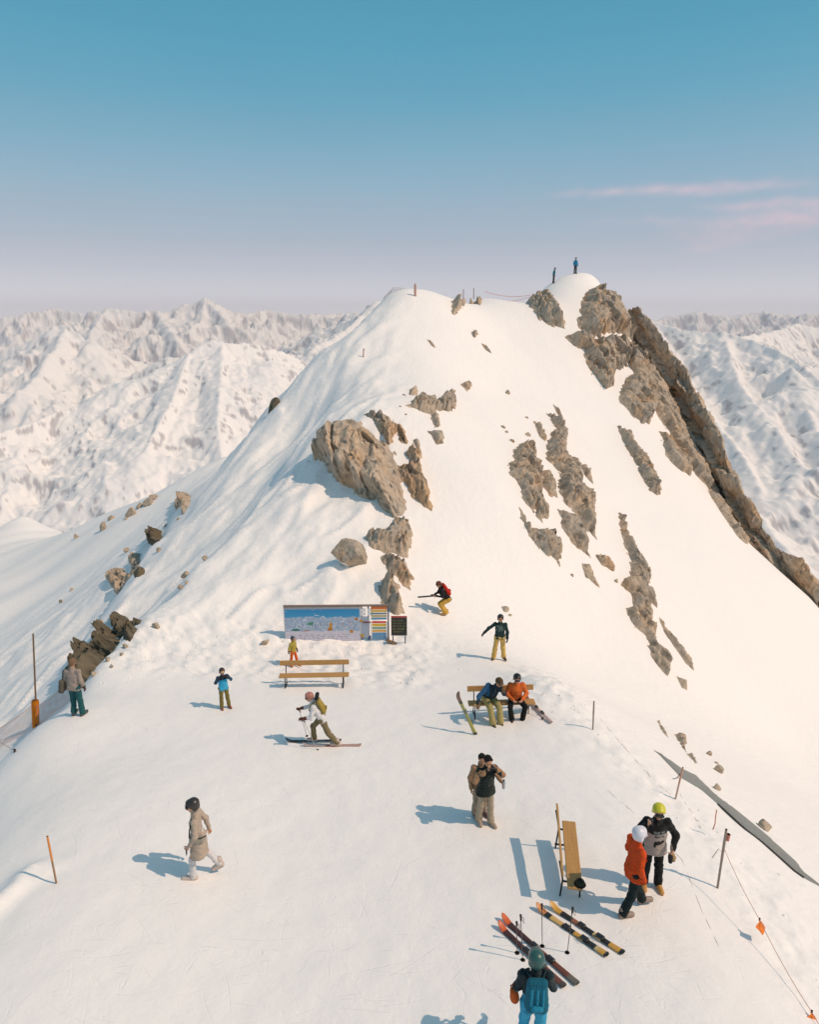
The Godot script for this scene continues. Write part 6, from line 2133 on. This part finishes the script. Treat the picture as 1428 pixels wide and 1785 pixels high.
	put("flask_cap", tube([Vector3(0, 0.09, 0), Vector3(0, 0.125, 0)], 0.018, 10), paint(Color(0.05, 0.06, 0.07), 0.4), can)
	# the pair on the right
	p = pose(0.03, 0.0, {"kneeL": Vector3(0.12, 0.49, 0.14), "ankL": Vector3(0.13, 0.09, 0.30), "toeL": Vector3(0.13, 0.045, 0.48), "kneeR": Vector3(-0.11, 0.48, -0.06), "ankR": Vector3(-0.12, 0.10, -0.20), "toeR": Vector3(-0.12, 0.05, -0.02), "elL": Vector3(0.27, 1.14, 0.02), "wrL": Vector3(0.20, 0.98, 0.20), "elR": Vector3(-0.26, 1.14, -0.04), "wrR": Vector3(-0.25, 0.90, 0.05), "look": Vector3(0.15, -0.05, 1)})
	person("person in a bright orange jacket and big white helmet stepping right", snow_at(1098, 1590), 100, 1.76, p, {"jacket": Color(0.66, 0.075, 0.012), "hem": 0.09, "trousers": Color(0.012, 0.022, 0.022), "boots": Color(0.30, 0.22, 0.17), "hat": "helmet", "hat_color": Color(0.70, 0.68, 0.72), "goggles": Color(0.5, 0.48, 0.5), "gloves": Color(0.42, 0.055, 0.012), "collar": 0.05, "stout": 1.06}, 0.018)
	p = pose(0.02, 0.0, {"elR": Vector3(-0.38, 1.26, 0.10), "wrR": Vector3(-0.23, 1.48, 0.16), "elL": Vector3(0.35, 1.16, 0.02), "wrL": Vector3(0.24, 1.03, 0.23), "ankL": Vector3(0.14, 0.09, 0.02), "toeL": Vector3(0.16, 0.045, 0.20), "look": Vector3(-0.12, -0.3, 1)})
	var sweater := func(q: Vector3) -> Color:
		var black := Color(0.012, 0.012, 0.012)
		var pale := Color(0.42, 0.36, 0.31)
		if absf(q.x) > 0.235 or q.y > 1.255 + 0.05 * q.x:
			if q.z > 0.06 and absf(q.x - 0.02) < 0.10 and absf(q.y - 1.285) < 0.03 and r_fine.get_noise_3d(q.x * 30.0, q.y * 10.0, 1.0) > 0.0:
				return Color(0.22, 0.25, 0.23)
			return black
		if q.z > 0.04:
			# the dark shape on the front: a body with a leg and a head
			if pow((q.x - 0.02) / 0.085, 2) + pow((q.y - 1.075) / 0.042, 2) < 1.0 or (absf(q.x + 0.045) < 0.022 and q.y > 0.985 and q.y < 1.08) or pow((q.x - 0.085) / 0.035, 2) + pow((q.y - 1.105) / 0.03, 2) < 1.0:
				return black
			if absf(q.x - 0.02) < 0.09 and q.y > 1.19 and q.y < 1.24 and r_fine.get_noise_3d(q.x * 26.0, q.y * 16.0, 4.0) > -0.05:
				return Color(0.06, 0.07, 0.065)
		return pale
	who = person("man in a yellow helmet and black and beige sweater facing the camera", snow_at(1133, 1545), -4, 1.80, p, {"jacket": Color(0.02, 0.02, 0.02), "tint": sweater, "hem": 0.08, "trousers": Color(0.010, 0.012, 0.012), "boots": Color(0.55, 0.27, 0.07), "hat": "helmet", "hat_color": Color(0.62, 0.56, 0.03), "goggles": Color(0.03, 0.025, 0.02), "goggles_up": 0.035, "curl": 1.1, "skin": 1, "stout": 1.12}, 0.018)
	phone("dark phone raised in the right hand of the yellow helmeted man", who, Vector3(-0.17, 1.56, 0.19), Vector3(0.075, 0.15, 0.012), Color(0.03, 0.02, 0.02))
	var glove := thing("glove_pair", "tan mittens held in front by the yellow helmeted man", "gloves", in_world(who, Vector3(0.22, 0.98, 0.30)), 0.4)
	part("mitten", skin_over([cap(Vector3(0, 0, 0), Vector3(0.02, -0.1, 0.02), 0.05, 0.04), cap(Vector3(0.03, -0.02, 0.02), Vector3(0.06, -0.06, 0.03), 0.02, 0.018)], 0.012, 0.02), cloth(Color(0.45, 0.30, 0.14)), glove)
	part("mitten", skin_over([cap(Vector3(-0.06, 0, 0.02), Vector3(-0.06, -0.1, 0.03), 0.045, 0.038)], 0.012, 0.02), cloth(Color(0.03, 0.03, 0.03)), glove)
	# the one in front, seen from behind
	p = pose(0.05, 0.0, {"elL": Vector3(0.25, 1.15, 0.04), "wrL": Vector3(0.20, 1.0, 0.22), "elR": Vector3(-0.26, 1.15, 0.06), "wrR": Vector3(-0.24, 1.0, 0.27), "kneeL": Vector3(0.11, 0.49, 0.10), "look": Vector3(0.0, -0.25, 1)})
	var dark_j := func(q: Vector3) -> Color:
		return Color(0.03, 0.30, 0.47) if q.y < 1.12 or (absf(q.x) < 0.12 and q.y < 1.36) else Color(0.012, 0.028, 0.035)
	var foot := point(925, 1850, 7.2)
	foot.y = surface_y(foot.x, foot.z)
	who = person("person in light blue trousers and green helmet seen from behind at the bottom", foot, 176, 1.70, p, {"jacket": Color(0.012, 0.03, 0.04), "tint": dark_j, "hem": 0.05, "trousers": Color(0.05, 0.38, 0.58), "boots": Color(0.05, 0.05, 0.05), "hat": "helmet", "hat_color": Color(0.03, 0.10, 0.09), "goggles": Color(0.2, 0.25, 0.26), "stout": 0.98, "skin": 0}, 0.016)
	backpack("teal blue backpack with dark straps on the person at the bottom", who, p, Color(0.012, 0.13, 0.19), Color(0.01, 0.03, 0.04), 1.0, null, Color(0.02, 0.24, 0.36))
	var gb := thing("orange_pouch", "orange pouch held at the left side of the person at the bottom", "bag", in_world(who, Vector3(0.29, 0.99, 0.04)), 0.2)
	part("pouch", skin_over([cap(Vector3(0, 0.06, 0), Vector3(0.02, -0.07, 0), 0.06, 0.065)], 0.012, 0.02, [], 0.008), cloth(Color(0.55, 0.11, 0.02)), gb)
	part("loop", tube([Vector3(-0.03, 0.10, 0), Vector3(-0.06, 0.2, 0.02), Vector3(-0.02, 0.24, 0.03)], 0.01, 6), cloth(Color(0.25, 0.06, 0.02)), gb)
	# the man at the left fence
	p = pose(0.08, 0.0, {"elL": Vector3(0.27, 1.14, 0.03), "wrL": Vector3(0.28, 0.93, 0.10), "kneeL": Vector3(0.12, 0.48, 0.06), "kneeR": Vector3(-0.13, 0.49, 0.0), "ankR": Vector3(-0.16, 0.10, -0.02), "toeR": Vector3(-0.18, 0.05, 0.15), "look": Vector3(0.1, -0.3, 1)})
	who = person("man in a beige jacket and teal trousers standing at the left net, back turned", snow_at(136, 1247), 172, 1.80, p, {"jacket": Color(0.36, 0.29, 0.24), "hem": 0.05, "trousers": Color(0.02, 0.10, 0.105), "boots": Color(0.05, 0.07, 0.07), "hat": "beanie", "hat_color": Color(0.20, 0.12, 0.07), "goggles": Color(0.1, 0.05, 0.03), "gloves": Color(0.08, 0.05, 0.04), "stout": 1.05}, 0.024)
	var sack := thing("shoulder_bag", "dark grey shoulder bag at the left side of the beige jacketed man", "bag")
	sack.transform = who.transform
	part("sack", skin_over([cap(Vector3(0.33, 1.08, -0.06), Vector3(0.37, 0.80, -0.06), 0.075, 0.085), cap(Vector3(0.33, 1.08, 0.06), Vector3(0.37, 0.80, 0.06), 0.07, 0.08)], 0.016, 0.03, [], 0.01), cloth(Color(0.12, 0.105, 0.08)), sack)
	part("strap", tube([Vector3(0.33, 1.12, 0.0), Vector3(0.26, 1.42, -0.02), Vector3(0.16, 1.5, 0.0)], 0.018, 6), cloth(Color(0.06, 0.06, 0.05)), sack)
	# two on the summit
	p = pose()
	var top := on_snow(1003, 477, 60.0)
	person("tiny person in a blue jacket standing on the summit snow cap", Vector3(top.x, surface_y(top.x, top.z), top.z), 20, 1.80, p, {"jacket": Color(0.02, 0.20, 0.36), "trousers": Color(0.02, 0.02, 0.025), "hat": "beanie", "hat_color": Color(0.05, 0.04, 0.04), "group": "people on the summit"}, 0.04)
	top = on_snow(965, 494, 60.0)
	person("tiny person in a teal jacket climbing left below the summit", Vector3(top.x, surface_y(top.x, top.z), top.z), 60, 1.74, pose(0.15), {"jacket": Color(0.015, 0.13, 0.18), "trousers": Color(0.015, 0.025, 0.03), "hat": "beanie", "hat_color": Color(0.02, 0.10, 0.12), "group": "people on the summit"}, 0.04)
